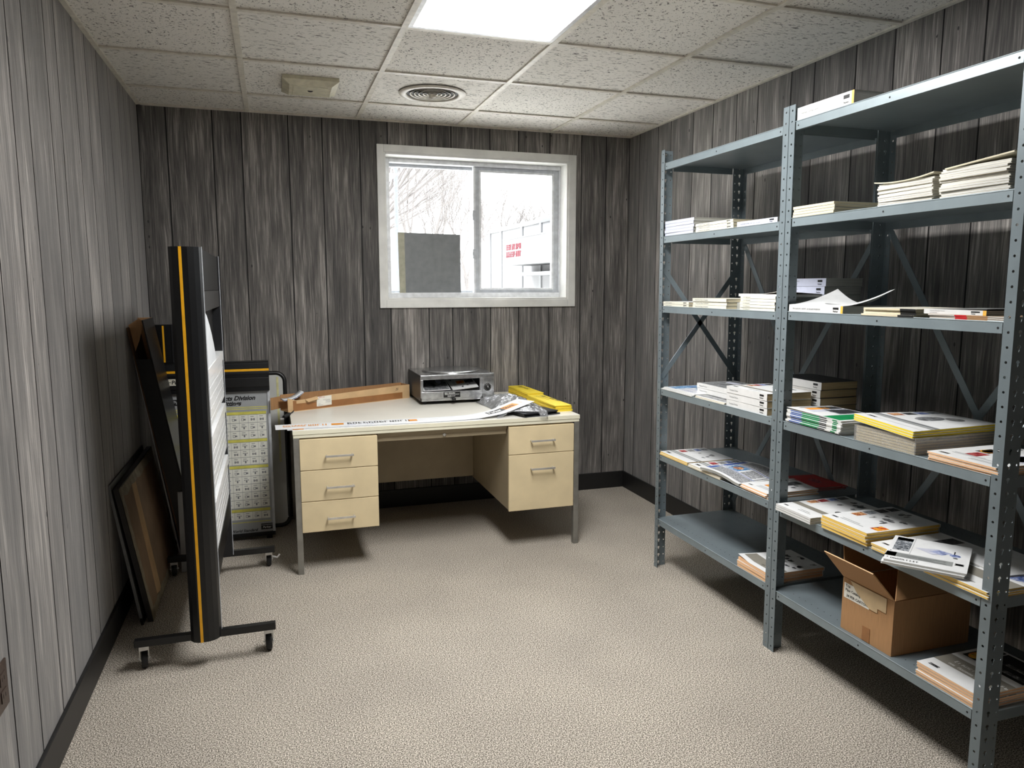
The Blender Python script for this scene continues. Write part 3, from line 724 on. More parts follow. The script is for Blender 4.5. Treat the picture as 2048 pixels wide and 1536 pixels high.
def book(name, label, cat, loc, L, Wd, T, pages='pages_white', cover='cover_white', art='plain', front='pages', spine_text=None, spine_logo=True, stripe=None, spine='spine_white', rot=0, group=None, bend=None, inset=.002, top_bend=None, side_mark=None):
    """lies on a shelf: length L towards the viewer along -y, depth Wd along +x; front = what faces the room"""
    root = thing(name, label, cat, loc, rot, group)
    bd = bend or (lambda s, t: 0.)
    tb = top_bend or (lambda s, t: 0.)
    def fn(x, y, z): return (x, y, z+bd(-y/L, x/Wd)*(1 if T < .004 else min(1, max(0, z/T))*.0+bd_scale(z)))
    def bd_scale(z): return 1.
    def mp(x, y, z): return (x, y, z+bd(-y/L, x/Wd))
    # page block
    b = MB(); i0 = inset if front == 'spine' else 0; nx, ny = 6, 10
    x0, x1, y0, y1 = i0, Wd-inset, -inset, -L+inset
    g = lambda i, j, z: (x0+(x1-x0)*i/nx, y0+(y1-y0)*j/ny, z)
    for z, fl in ((.0006, 1), (T-.0006, 0)):
        v = [g(i, j, z) for j in range(ny+1) for i in range(nx+1)]
        b.mesh(v, [(j*(nx+1)+i, (j+1)*(nx+1)+i, (j+1)*(nx+1)+i+1, j*(nx+1)+i+1)[::(-1 if fl else 1)] for j in range(ny) for i in range(nx)], pages)
    for i in range(nx):
        for j, r in ((0, 1), (ny, -1)): b.face([g(i, j, .0006), g(i+1, j, .0006), g(i+1, j, T-.0006), g(i, j, T-.0006)][::-r], pages)
    for j in range(ny):
        for i, r in ((0, -1), (nx, 1)): b.face([g(i, j, .0006), g(i, j+1, .0006), g(i, j+1, T-.0006), g(i, j, T-.0006)][::-r], pages)
    if side_mark:
        for s0, s1, z0, z1, mt in side_mark:
            b.face([(x0-.0003, -L*s0, T*z0), (x0-.0003, -L*s0, T*z1), (x0-.0003, -L*s1, T*z1), (x0-.0003, -L*s1, T*z0)], mt)
    b.build('page_block', root, fn=mp)
    # cover
    b = MB(); nx, ny = 8, 14; th = .0006
    def sheet(z, up):
        f = tb if up else (lambda s, t: 0.)
        P = lambda i, j, h: (Wd*i/nx, -L*j/ny, z+h+f(j/ny, i/nx))
        va = [P(i, j, 0) for j in range(ny+1) for i in range(nx+1)]; vb = [P(i, j, th) for j in range(ny+1) for i in range(nx+1)]
        idx = lambda i, j: j*(nx+1)+i
        b.mesh(vb, [(idx(i, j), idx(i, j+1), idx(i+1, j+1), idx(i+1, j)) for j in range(ny) for i in range(nx)], cover, True)
        b.mesh(va, [(idx(i, j), idx(i+1, j), idx(i+1, j+1), idx(i, j+1)) for j in range(ny) for i in range(nx)], 'cover_cream' if up else cover, True)
        ed = [idx(i, 0) for i in range(nx+1)]+[idx(nx, j) for j in range(1, ny+1)]+[idx(i, ny) for i in range(nx-1, -1, -1)]+[idx(0, j) for j in range(ny-1, 0, -1)]
        n_ = len(va)
        b.mesh(va+vb, [(ed[k], ed[(k+1) % len(ed)], ed[(k+1) % len(ed)]+n_, ed[k]+n_) for k in range(len(ed))], cover)
    sheet(T-th, True); sheet(0, False)
    TT = (L, Wd)
    PP = lambda s, t, h: (Wd*t, -L*s, T+h+tb(s, t))
    for d_ in COVERS[art]: decal(b, d_[0], TT, d_[1:], PP)
    xs_ = 0 if front == 'spine' else Wd
    b.box(xs_-.0003, -L, 0, xs_+.0009 if front == 'spine' else xs_+.0003, 0, T, spine if front == 'spine' else cover)
    if front == 'spine':
        xx = -.0007
        if stripe: b.face([(xx, -L, .0002), (xx, -L, T-.0002), (xx, -L+.010, T-.0002), (xx, -L+.010, .0002)], stripe)
        if spine_text:
            ls = spine_text if isinstance(spine_text, list) else [spine_text]
            sz = min(.0095, T*.62/len(ls)/.9)
            for k, tx in enumerate(ls):
                b.text(tx, (xx, -.02, T*(.5-.36*sz/T) + (len(ls)/2-.5-k)*sz*1.15), (0, -1, 0), (0, 0, 1), sz, 'ink_grey', xs=.8)
        if spine_logo:
            w_, h_ = .026, T*.62; yl = -L+.045; zl = T*.18
            b.face([(xx, yl, zl+h_*.55), (xx, yl, zl+h_), (xx, yl-w_, zl+h_), (xx, yl-w_, zl+h_*.55)], 'ink_black')
            b.text(LOGO, (xx, yl-.001, zl), (0, -1, 0), (0, 0, 1), min(h_*.55, .0085), 'ink_black', bold=.02)
    b.build('cover', root, fn=mp)
    return root
def copy_tree(o, loc, rot, label):
    c = o.copy(); COL.objects.link(c); c.location = loc; c.rotation_euler = (0, 0, rot); c['label'] = label
    for ch in o.children:
        k = ch.copy(); COL.objects.link(k); k.parent = c
    return c
ORD = {1: 'topmost', 2: 'second from top', 3: 'third from top', 4: 'fourth from top', 5: 'fifth from top', 6: 'sixth from top', 7: 'seventh from top', 8: 'eighth from top', 9: 'ninth from top', 10: 'tenth from top', 11: 'eleventh from top', 12: 'twelfth from top', 13: 'thirteenth from top', 14: 'fourteenth from top', 15: 'fifteenth from top'}
def stack(n, what, where, loc, L, Wd, T, name='catalogue', cat='book', group=None, jitter=.002, rotj=.01, top=None, seed=1, drift=(0, 0), rot=0, **kw):
    """n copies piled up; label = what + place in the pile + where"""
    r = random.Random(seed); out = []; proto = None
    bend = kw.pop('bend', None)
    for k in range(n):
        pos = n-k
        o_ = 'bottom one' if k == 0 and n > 2 else ORD[pos]
        lab = f'{what}, {o_} {where}' if n > 1 else f'{what} {where}'
        nw = len(lab.split())
        if not 4 <= nw <= 16: print('LABEL', nw, lab)
        p = (loc[0]+r.uniform(-1, 1)*jitter+drift[0]*k, loc[1]+r.uniform(-1, 1)*jitter+drift[1]*k, loc[2]+k*(T+(.0011 if kw.get('front') == 'spine' or (top or {}).get('front') == 'spine' else .0006)))
        rz = rot+r.uniform(-1, 1)*rotj
        if k == n-1 and top is not None:
            kk = dict(kw); kk.update(top); out.append(book(name, lab, cat, p, L, Wd, T, rot=rz, group=group, bend=bend, **kk))
        elif proto is None:
            proto = book(name, lab, cat, p, L, Wd, T, rot=rz, group=group, bend=bend, **kw); out.append(proto)
        else:
            out.append(copy_tree(proto, p, rz, lab))
    return out
FAR = 'far rack'; NEAR = 'near rack'
G1 = 'catalogues on the upper shelves of the far rack'; G2 = 'catalogues on the lower shelves of the far rack'
G3 = 'catalogues on the upper shelves of the near rack'; G4 = 'catalogues on the lower shelves of the near rack'
e = .0004
# ---- far unit, second shelf
z = Z1[1]; x = XS(z)+.004
stack(5, 'white-spined book', 'in blue-white stack at left end, far rack second shelf', (x, -1.442, z), .246, .21, .0126, front='spine', spine='spine_blue', pages='pages_grey', cover='cover_white', spine_logo=False, group=G1, seed=2)
stack(3, 'cream-paged white book', 'in middle stack of far rack second shelf', (x-.002, -1.712, z), .278, .21, .0108, front='spine', pages='pages_cream', spine='spine_cream', cover='cover_cream', spine_text='~Industrial Hydraulic Technology', group=G1, seed=3)
stack(1, 'lone white book with printed spine', 'beside the middle post, far rack second shelf', (x-.002, -2.015, z), .245, .21, .019, front='spine', spine='spine_blue', pages='pages_grey', spine_text='~Hydraulic Valves and Pump Products', group=G1, art='greybook')
# ---- third shelf
z = Z1[2]; x = XS(z)+.004
stack(2, 'white book', 'in low pair at left end of far rack third shelf', (x, -1.440, z), .225, .21, .0108, front='spine', pages='pages_cream', spine='spine_cream', spine_text='~Pneumatic Cylinders', group=G1, seed=4)
stack(3, 'cream-spined book', 'in middle stack of far rack third shelf', (x, -1.698, z), .252, .21, .0132, front='spine', pages='pages_cream', spine='spine_cream', cover='cover_cream', spine_text='~Fluid Power Basic Hydraulics', spine_logo=False, group=G1, seed=5)
stack(1, 'dull grey-paged book', 'under loose sheet behind right of middle stack, far rack third shelf', (x+.055, -1.93, z), .10, .16, .026, front='pages', pages='pages_grey', group=G1)
stack(5, 'thin white book', 'in tidy stack by middle post, far rack third shelf', (x, -2.045, z), .215, .20, .0104, front='spine', pages='pages_grey', spine='spine_cream', spine_text='~Fluid Connectors', spine_logo=False, group=G1, seed=6, top=None)
stack(1, 'grey covered catalogue', 'lying atop the tidy stack by middle post, far rack third shelf', (x+.012, -2.018, z+5*.0108), .255, .19, .010, front='pages', pages='pages_white', cover='cover_white', art='greybook', group=G1, top_bend=lambda s, t: .012*max(0, s-.6)/.4*(1-t))
stack(4, 'thick grey book', 'in rear stack past middle post, far rack third shelf', (2.640, -1.990, z), .278, .172, .0300, front='spine', spine='spine_blue', pages='pages_grey', cover='cover_grey', spine_text=['Industrial Hydraulic Pumps, Motors', 'and Pneumatic System Products'], group=G1, seed=7, jitter=.003)
# ---- fourth shelf
z = Z1[3]; x = XS(z)+.002
stack(3, 'blue printed magazine', 'at left end of far rack fourth shelf', (x, -1.442, z), .275, .215, .0035, name='magazine', cat='magazine', art='bluecat', front='pages', pages='pages_white', group=G2, seed=8, jitter=.003, drift=(0, -.006))
stack(2, 'white grey-streaked magazine', 'half under the book stack, far rack fourth shelf', (x+.001, -1.735, z), .225, .215, .0042, name='magazine', cat='magazine', art='splash', front='pages', pages='pages_cream', group=G2, seed=9)
stack(2, 'thick white catalogue', 'in left pile on magazines, far rack fourth shelf', (x+.062, -1.655, z+.0118), .262, .20, .0205, front='spine', pages='pages_cream', spine_text='Pneumatic Products', spine_logo=False, art='splash', group=G2, seed=10)
stack(3, 'thick white catalogue', 'in right front pile, far rack fourth shelf', (x+.004, -1.972, z), .262, .205, .0272, front='spine', pages='pages_kraft', spine_text='Pneumatic Division', art='technical', group=G2, seed=11, jitter=.003)
stack(4, 'thick kraft-paged catalogue', 'in right rear pile, far rack fourth shelf', (2.648, -1.995, z), .268, .175, .0296, front='spine', pages='pages_kraft', spine_text='Pneumatic Division', cover='cover_dark', art='plain', group=G2, seed=12, jitter=.003)
# ---- fifth shelf
z = Z1[4]; x = XS(z)
sag = lambda s, t: .006*(1-t)*(1-s)
stack(2, 'tan-edged magazine with photo row', 'at left end, far rack fifth shelf', (x, -1.440, z), .25, .245, .0075, name='magazine', cat='magazine', art='photoband', front='pages', pages='pages_yellow', group=G2, seed=13)
stack(2, 'cream-edged magazine', 'under the folded newsprint, far rack fifth shelf', (x, -1.698, z), .255, .25, .0065, name='magazine', cat='magazine', art='photoband', front='pages', pages='pages_cream', group=G2, seed=14)
stack(1, 'newsprint catalogue with blue text, curling', 'in middle of far rack fifth shelf', (x-.010, -1.815, z+.0145), .27, .25, .0110, name='newspaper', cat='magazine', art='newsprint', front='pages', pages='pages_grey', group=G2, rot=.04, bend=lambda s, t: .018*math.sin(PI*min(1, s*1.1))*.6-.008*s+.004*t)
stack(3, 'peach-edged magazine', 'behind middle post, far rack fifth shelf', (x+.003, -2.092, z), .165, .24, .0068, name='magazine', cat='magazine', art='peach', front='pages', pages='pages_peach', group=G2, seed=15, jitter=.003)
stack(3, 'red booklet', 'in fan at right rear of far rack fifth shelf', (x+.265, -2.03, z), .19, .15, .0045, name='booklet', cat='booklet', art='redfan', cover='cover_red', front='pages', pages='pages_white', group=G2, seed=16, jitter=.02, rotj=.12)
# ---- bottom shelf
z = Z1[5]; x = XS(z)
stack(3, 'orange-edged valve catalogue', 'left of middle post, far rack bottom shelf', (x+.004, -2.085, z), .205, .255, .0135, art='valves', front='pages', pages='pages_peach', group=G2, seed=17, jitter=.003,
      top=dict(top_bend=lambda s, t: .012*max(0, 1-s/.35)*(1-t)**2))

# ---- near unit, top shelf
z = Z2[0]; x = XS(z)+.004
stack(1, 'thick white book with yellow-tipped spine', 'alone on near rack top shelf', (x, -2.345, z), .262, .21, .042, front='spine', pages='pages_white', cover='cover_dark', art='dark', spine_text='Hydraulic Cartridge Systems', stripe='stripe_orange', group=G3)
# ---- second shelf
z = Z2[1]; x = XS(z)+.003
cb = [(0, 1, .0, .18, 'cover_grey')]
stack(4, 'cream-edged booklet', 'in low pile at left, near rack second shelf', (x, -2.343, z), .205, .26, .0088, name='booklet', cat='booklet', front='pages', pages='pages_cream', cover='cover_grey', group=G3, seed=18, jitter=.004, rotj=.02, top=dict(cover='cover_cream'))
stack(11, 'white-paged booklet', 'in middle pile, near rack second shelf', (x+.001, -2.725, z), .200, .26, .0054, name='booklet', cat='booklet', front='pages', pages='pages_white', cover='cover_cream', group=G3, seed=19, jitter=.0045, rotj=.018)
z_ = z+11*.0058
stack(1, 'curled loose booklet', 'resting on the middle pile, near rack second shelf', (x-.002, -2.712, z_), .215, .26, .0030, name='booklet', cat='booklet', front='pages', pages='pages_cream', cover='cover_cream', group=G3, bend=lambda s, t: .010*(1-t*.4)*(abs(s-.45)*1.9)**2)
stack(13, 'white-paged booklet', 'in tallest pile at right, near rack second shelf', (x+.001, -2.944, z), .205, .26, .0054, name='booklet', cat='booklet', front='pages', pages='pages_white', cover='cover_cream', group=G3, seed=20, jitter=.005, rotj=.02)
z_ = z+13*.0058
stack(1, 'slipped loose booklet', 'tilting on the tallest pile, near rack second shelf', (x-.002, -2.962, z_), .200, .26, .0035, name='booklet', cat='booklet', front='pages', pages='pages_cream', cover='cover_cream', group=G3, bend=lambda s, t: .016*s*(1-.4*t))
# ---- third shelf
z = Z2[2]; x = XS(z)+.003
stack(1, 'white catalogue with curled open cover', 'at left end, near rack third shelf', (x, -2.345, z), .262, .21, .0255, front='spine', pages='pages_grey', spine_text='~Directional valves pressure controls', stripe='stripe_orange', art='open', group=G3, top_bend=lambda s, t: .055*t**1.6*(1-math.sin(PI*min(1, s*1.05))*.9))
stack(4, 'white and black booklet', 'in middle pile, near rack third shelf', (x, -2.690, z), .20, .24, .0056, name='booklet', cat='booklet', front='pages', pages='pages_cream', cover='cover_cream', group=G3, seed=21, jitter=.006, rotj=.02, side_mark=[(.72, 1, 0, 1, 'cover_black')])
stack(3, 'red and tan brochure', 'under white book at right, near rack third shelf', (x+.001, -2.93, z), .245, .24, .0038, name='booklet', cat='booklet', front='pages', pages='pages_white', cover='backing_brown', group=G3, seed=22, jitter=.006, rotj=.02, side_mark=[(.35, .5, 0, 1, 'cover_red'), (.5, .75, .2, 1, 'cardboard')])
stack(1, 'white book with two-line spine', 'lying on brochures, near rack third shelf', (x+.010, -2.915, z+.0128), .195, .21, .0135, front='spine', pages='pages_grey', cover='cover_grey', spine_text=['Hydraulic & Pneumatic Products', 'and Accessories'], stripe='stripe_orange', art='greybook', group=G3, top_bend=lambda s, t: .004*s)
# ---- fourth shelf
z = Z2[3]; x = XS(z)
stack(8, 'green and white brochure', 'in left pile, near rack fourth shelf', (x+.002, -2.352, z), .272, .20, .0056, name='brochure', cat='brochure', front='pages', pages='pages_white', art='greens', group=G4, seed=23, jitter=.005, rotj=.02, side_mark=[(.08, .3, .2, .9, 'ink_blue'), (.3, .62, .1, .9, 'cover_green'), (.62, .75, .2, .8, 'cover_dark'), (.85, .93, .1, .8, 'cover_green')],
      top=dict(top_bend=lambda s, t: .006*(1-s)*(1-t)))
stack(2, 'dark glossy sheet', 'at the rear behind green pile, near rack fourth shelf', (x+.33, -2.40, z), .28, .10, .004, name='booklet', cat='booklet', front='pages', pages='pages_grey', cover='cover_black', art='dark', group=G4, seed=24, jitter=.02, rotj=.1)
pk = stack(6, 'grey-edged magazine', 'inside shrink-wrapped block, near rack fourth shelf', (x+.004, -2.690, z), .232, .335, .0080, name='magazine', cat='magazine', front='pages', pages='pages_cream', cover='cover_grey', group=G4, seed=25, jitter=.001, rotj=.0)
b = MB(); r_ = random.Random(3); nx, ny, nz = 8, 8, 4
x0, x1, y0, y1, z0_, z1_ = -.004, .339, .004, -.237, 0, .0515
def wr(p): return (p[0]+r_.uniform(-.001, .001), p[1]+r_.uniform(-.001, .001), p[2]+r_.uniform(-.0007, .0007))
for k in range(ny):
    ya, yb = y0+(y1-y0)*k/ny, y0+(y1-y0)*(k+1)/ny
    b.face([(x0, ya, z0_+.0005), (x0, ya, z1_), (x0, yb, z1_), (x0, yb, z0_+.0005)], WRAP); b.face([(x1, ya, z0_+.0005), (x1, ya, z1_), (x1, yb, z1_), (x1, yb, z0_+.0005)], WRAP)
for k in range(nx):
    xa, xb_ = x0+(x1-x0)*k/nx, x0+(x1-x0)*(k+1)/nx
    for yy in (y0, y1): b.face([(xa, yy, z0_+.0005), (xb_, yy, z0_+.0005), (xb_, yy, z1_), (xa, yy, z1_)], WRAP)
b.face([(x0, y0, z1_), (x1, y0, z1_), (x1, y1, z1_), (x0, y1, z1_)], WRAP)
w_ = b.build('plastic_wrap'); w_.location = (x+.004, -2.690, z); tag(w_, 'clear plastic film wrapped round the magazine block, near rack fourth shelf', 'wrap')
stack(3, 'yellow-edged magazine', 'lying on the wrapped block, near rack fourth shelf', (x-.006, -2.684, z+.0530), .235, .33, .0070, name='magazine', cat='magazine', front='pages', pages='pages_lemon', art='yellowpack', group=G4, seed=26, jitter=.002, rotj=.004, bend=lambda s, t: .012*(1-s)*(1-t)-.004*s*(1-t))
stack(4, 'orange-edged magazine', 'beside the right post, near rack fourth shelf', (x-.002, -2.972, z), .215, .28, .0058, name='magazine', cat='magazine', front='pages', pages='pages_peach', art='orangepack', group=G4, seed=27, jitter=.003, rotj=.015)
# ---- fifth shelf
z = Z2[4]; x = XS(z)
stack(3, 'white catalogue with khaki band', 'at left end, near rack fifth shelf', (x-.022, -2.345, z), .185, .315, .0068, name='catalogue', front='spine', pages='pages_white', spine_logo=False, art='technical', group=G4, seed=28, jitter=.003, rotj=.01)
stack(4, 'yellow-edged catalogue', 'in second pile from left, near rack fifth shelf', (x-.006, -2.565, z), .205, .30, .0108, name='catalogue', front='pages', pages='pages_yellow', art='yellowbooks', group=G4, seed=29, jitter=.003, rotj=.012)
stack(3, 'pale yellow-edged magazine', 'half hidden under tilted brochure, near rack fifth shelf', (x-.003, -2.785, z), .185, .29, .0062, name='magazine', cat='magazine', front='pages', pages='pages_yellow', art='peach', group=G4, seed=30, jitter=.003, rotj=.012)
stack(3, 'cream-edged magazine with blue picture', 'against right post, near rack fifth shelf', (x-.003, -2.985, z), .205, .29, .0060, name='magazine', cat='magazine', front='pages', pages='pages_yellow', art='blueflow', group=G4, seed=31, jitter=.003, rotj=.012)
stack(1, 'white booklet without picture', 'behind tilted brochure by right post, near rack fifth shelf', (x+.15, -2.93, z+.0194), .20, .20, .0050, name='booklet', cat='booklet', front='pages', pages='pages_white', art='plain', group=G4, rot=-.1)
stack(2, 'white tilted brochure with photo strip', 'overhanging the front, near rack fifth shelf', (2.303, -2.945, z+.0200), .208, .245, .0065, name='brochure', cat='brochure', front='pages', pages='pages_white', art='tilted', group=G4, seed=32, jitter=.002, rotj=.006, rot=.645, drift=(.003, -.002), bend=lambda s, t: .006)
# ---- bottom shelf
z = Z2[5]; x = XS(z)
stack(5, 'peach-edged pump catalogue', 'in pile by right post, near rack bottom shelf', (x+.005, -2.975, z), .205, .30, .0082, name='catalogue', front='pages', pages='pages_peach', art='pumps', group=G4, seed=33, jitter=.003, rotj=.012)
# carton
zc = z
t = thing('cardboard_carton', 'open brown cardboard carton with label, on near rack bottom shelf', 'box', (2.444, -2.762, zc))
hw, dp, ht, th = .108, .315, .180, .004
b = MB()
b.box(0, -hw, 0, dp, hw, th, 'cardboard'); b.box(0, -hw, th, th, hw, ht, 'cardboard'); b.box(dp-th, -hw, th, dp, hw, ht, 'cardboard')
b.box(th, -hw, th, dp-th, -hw+th, ht, 'cardboard'); b.box(th, hw-th, th, dp-th, hw, ht, 'cardboard'); b.build('body', t, bevel=.0008)
def flap(name, a, c, out, inset):
    a = Vector(a); c = Vector(c); o_ = Vector(out); d_ = (c-a).normalized()
    n_ = d_.cross(o_).normalized()*.0018
    q = [a, c, c+o_-d_*inset, a+o_+d_*inset]
    b = MB(); v = [p-n_ for p in q]+[p+n_ for p in q]
    b.mesh(v, [(3,2,1,0),(4,5,6,7),(0,1,5,4),(1,2,6,5),(3,0,4,7)], 'cardboard'); b.mesh(v, [(2,3,7,6)], 'cardboard_light')
    return b.build(name, t)
flap('flap', (.001, hw, ht+.002), (.001, -hw, ht+.002), (-.062, .028, .084), .002)
flap('flap', (.004, -hw+.001, ht+.002), (dp-.004, -hw+.001, ht+.002), (0, .045, .078), .05)
flap('flap', (dp-.004, hw-.001, ht+.002), (.004, hw-.001, ht+.002), (0, .028, .095), .015)
flap('flap', (dp-.002, -hw, ht+.002), (dp-.002, hw, ht+.002), (.03, 0, .085), .01)
b = MB(); b.box(-.0008, -.01, .112, -.0003, hw-.008, .163, 'label_white')
b.text('Trai', (-.0012, hw-.014, .151), (0, -1, 0), (0, 0, 1), .013, 'ink_black', bold=.02); b.text('Pipe Catalog', (-.0012, hw-.014, .137), (0, -1, 0), (0, 0, 1), .013, 'ink_black', bold=.02); b.text('24 PER CARTON', (-.0012, hw-.02, .118), (0, -1, 0), (0, 0, 1), .0125, 'ink_black', bold=.02); b.build('label', t)
b = MB(); b.prism([(hw-.035, .178), (-hw+.028, .178), (-hw+.028, .130), (-.045, .130), (-.045, .116), (-.012, .116), (hw-.062, .150)], 0, -.0021, -.0013, 'clear_tape'); b.prism([(.012, .002), (-.020, .002), (-.020, .050), (.012, .050)], 0, -.0014, -.0006, 'packing_tape'); b.build('tape', t)
b = MB(); b.box(.075, -hw+.027, ht+.050, .16, -hw+.033, ht+.0508, 'label_white'); 

# ------------------------------------------------------------------ desk
DX0, DX1, DY0, DY1, DZ = .722, 2.195, -.985, -.035, .713
t = thing('desk', 'beige steel double pedestal desk with cream top below the window', 'desk', ((DX0+DX1)/2, (DY0+DY1)/2, 0)); od = tuple(t.location)
b = MB(); b.box(DX0, DY0, DZ-.021, DX1, DY1, DZ, 'desk_top'); b.box(DX0+.0005, DY0-.0008, DZ-.0205, DX1-.0005, DY0, DZ-.001, 'desk_edge'); b.build('desktop', t, bevel=.002, origin=od)
b = MB(); b.box(DX0+.002, DY0+.002, .6755, DX1-.002, DY1-.002, DZ-.0215, 'desk_edge'); b.build('top_rail', t, bevel=.002, origin=od)
for xx, yy in ((DX0+.002, DY0+.003), (DX1-.030, DY0+.003), (DX0+.002, DY1-.031), (DX1-.030, DY1-.031)):
    b = MB(); b.box(xx, yy, 0, xx+.028, yy+.028, .675, 'leg_steel'); b.build('leg', t, bevel=.0015, origin=od)
def pedestal(x0, x1, zs):
    b = MB(); b.box(x0+.003, DY0+.016, zs[-1]+.004, x1-.003, -.20, .6745, 'desk_beige_shaded'); b.build('pedestal', t, bevel=.002, origin=od)
    for za, zb in zip(zs[:-1], zs[1:]):
        b = MB(); b.box(x0, DY0-.002, zb+.0015, x1, DY0+.0155, za-.0015, 'desk_beige'); d_ = b.build('drawer', t, bevel=.002, origin=od)
        zc = za-.085 if len(zs) == 4 else za-.078
        xm = (x0+x1)/2; hwid = .061
        b = MB(); yb = DY0-.027
        b.tube([(xm-hwid, DY0-.003, zc), (xm-hwid, yb, zc)], .0045, 'handle_nickel', 10); b.tube([(xm+hwid, DY0-.003, zc), (xm+hwid, yb, zc)], .0045, 'handle_nickel', 10)
        b.box(xm-hwid-.006, yb-.004, zc-.005, xm+hwid+.006, yb+.002, zc+.005, 'handle_nickel'); h_ = b.build('handle', None, bevel=.001, origin=None)
        h_.parent = d_; h_.matrix_parent_inverse = Matrix.Identity(4)
        h_.location = (-od[0], -od[1], -od[2])
pedestal(.751, 1.119, [.670, .516, .362, .208]); pedestal(1.796, 2.161, [.669, .519, .215])
b = MB(); b.box(1.122, -.95, .628, 1.793, -.935, .672, 'desk_beige_shaded'); b.box(1.122, -.962, .655, 1.793, -.94, .672, 'desk_beige_shaded'); cd = b.build('centre_drawer', t, bevel=.002, origin=od)
b = MB(); b.lathe([(.0005, -.007), (.008, -.006), (.010, 0)], (1.463, -.951, .644), 'handle_nickel', 20, axis=1); b.build('lock', t, origin=od)
b = MB(); b.box(1.118, -.262, .234, 1.797, -.252, .674, 'desk_beige_shaded'); b.build('modesty_panel', t, origin=od)

# ---- pizza oven
ox0, ox1, oy0, oy1, oz0, oz1 = 1.447, 1.887, -.410, -.020, .733, .882
t = thing('pizza_oven', 'shiny countertop pizza oven with round dial on the desk', 'oven', ((ox0+ox1)/2, (oy0+oy1)/2, DZ)); og = tuple(t.location)
b = MB(); k = .003
b.box(ox0, oy0+.002, oz0, ox0+k, oy1, oz1, 'oven_dark'); b.box(ox1-k, oy0+.002, oz0, ox1, oy1, oz1, 'brushed_aluminium'); b.box(ox0+k, oy1-k, oz0, ox1-k, oy1, oz1, 'brushed_aluminium')
b.box(ox0, oy0-.004, oz1, ox1, oy1, oz1+.003, 'brushed_aluminium'); b.box(ox0+k, oy0+.002, oz0, ox1-k, oy1-k, oz0+k, 'oven_dark')
b.box(ox0, oy0-.004, oz1-.010, ox1, oy0-.001, oz1, 'brushed_aluminium')
b.box(1.816, oy0+.005, oz0+k, 1.819, oy1-k, oz1, 'oven_dark'); b.box(ox0+k, oy0+.03, .787, 1.816, oy1-k, .789, 'brushed_aluminium'); b.box(ox0+k, oy0+.004, .872, 1.816, oy1-k, .874, 'oven_dark')
b.build('body', t, bevel=.0012, origin=og)
b = MB(); b.box(ox0, oy0-.001, .858, 1.816, oy0+.003, oz1-.010, 'brushed_aluminium'); b.box(ox0, oy0-.001, .752, ox0+.016, oy0+.003, .858, 'brushed_aluminium'); b.box(1.800, oy0-.001, .752, 1.816, oy0+.003, .858, 'brushed_aluminium')
b.build('front_surround', t, bevel=.001, origin=og)
b = MB(); b.box(1.816, oy0-.004, oz0, ox1, oy0+.002, oz1-.0105, 'brushed_aluminium')
for kk in range(7): b.box(1.822, oy0-.0045, .838+.0052*kk, 1.881, oy0-.0039, .8395+.0052*kk, 'oven_dark')
b.build('control_panel', t, bevel=.0008, origin=og)
b = MB(); b.lathe([(.0005, -.012), (.012, -.012), (.014, -.004), (.0215, -.003), (.0225, 0)], (1.846, oy0-.004, .803), 'black_plastic', 36, axis=1)
for kk in range(12):
    a_ = 2*PI*kk/12; b.box(1.846+.018*math.cos(a_)-.001, oy0-.0078, .803+.018*math.sin(a_)-.001, 1.846+.018*math.cos(a_)+.001, oy0-.0074, .803+.018*math.sin(a_)+.001, 'ink_white')
b.box(1.8452, oy0-.0166, .803, 1.8468, oy0-.0158, .814, 'ink_white'); b.build('dial', t, origin=og)
b = MB(); b.box(ox0+.004, oy0-.010, .746, 1.812, oy0-.002, .788, 'brushed_aluminium'); b.box(ox0+.004, oy0-.004, oz0, 1.812, oy0-.001, .745, 'brushed_aluminium'); b.build('tray_front', t, bevel=.002, origin=og)
b = MB(); b.box(1.580, oy0-.0112, .752, 1.679, oy0-.0103, .785, 'black_plastic'); b.text('~BAKERSPRIDE', (1.586, oy0-.0116, .774), (1, 0, 0), (0, 0, 1), .0115, 'ink_white', bold=.01); b.box(1.586, oy0-.0116, .769, 1.672, oy0-.0113, .7705, 'ink_white'); b.text('~PIZZAOVEN', (1.604, oy0-.0116, .757), (1, 0, 0), (0, 0, 1), .010, 'ink_white'); b.build('nameplate', t, origin=og)
b = MB(); b.lathe([(.0005, -.036), (.011, -.034), (.011, -.024), (.006, -.018), (.005, 0)], (1.636, oy0-.003, .744), 'black_plastic', 18, axis=1); b.build('knob', t, origin=og)
b = MB(); b.lathe([(.176, 0), (.175, .006), (.165, .011), (.150, .0105), (.0005, .008)], (1.672, -.213, oz1+.003), 'brushed_aluminium', 56); b.build('top_dish', t, origin=og)
for xx in (ox0+.03, ox1-.03):
    for yy in (oy0+.03, oy1-.03):
        b = MB(); b.lathe([(.011, 0), (.012, .02), (.0005, .02)], (xx, yy, DZ), 'rubber', 14); b.build('foot', t, origin=og)
b = MB(); b.tube([(1.47, -.05, .745), (1.40, -.04, .722), (1.2, -.035, .7165), (.95, -.16, .7165), (.80, -.30, .7165), (.745, -.40, .7165)], .003, 'rubber', 8)
b.tube([(.745, -.40, .7165), (.735, -.47, .719), (.718, -.52, .718)], .0035, 'rubber', 8); co = b.build('power_cord', t, origin=og)
b = MB(); b.tube([(.722, -.51, .719), (.712, -.53, .716), (.690, -.56, .709)], [.006, .011, .010], 'rubber', 10)
for dx in (-.005, .005): b.box(.672, -.585+dx*1.2, .703, .690, -.575+dx*1.2, .7075, 'chrome')
pl = b.build('plug', None); pl.parent = co; pl.location = (-og[0], -og[1], -og[2])
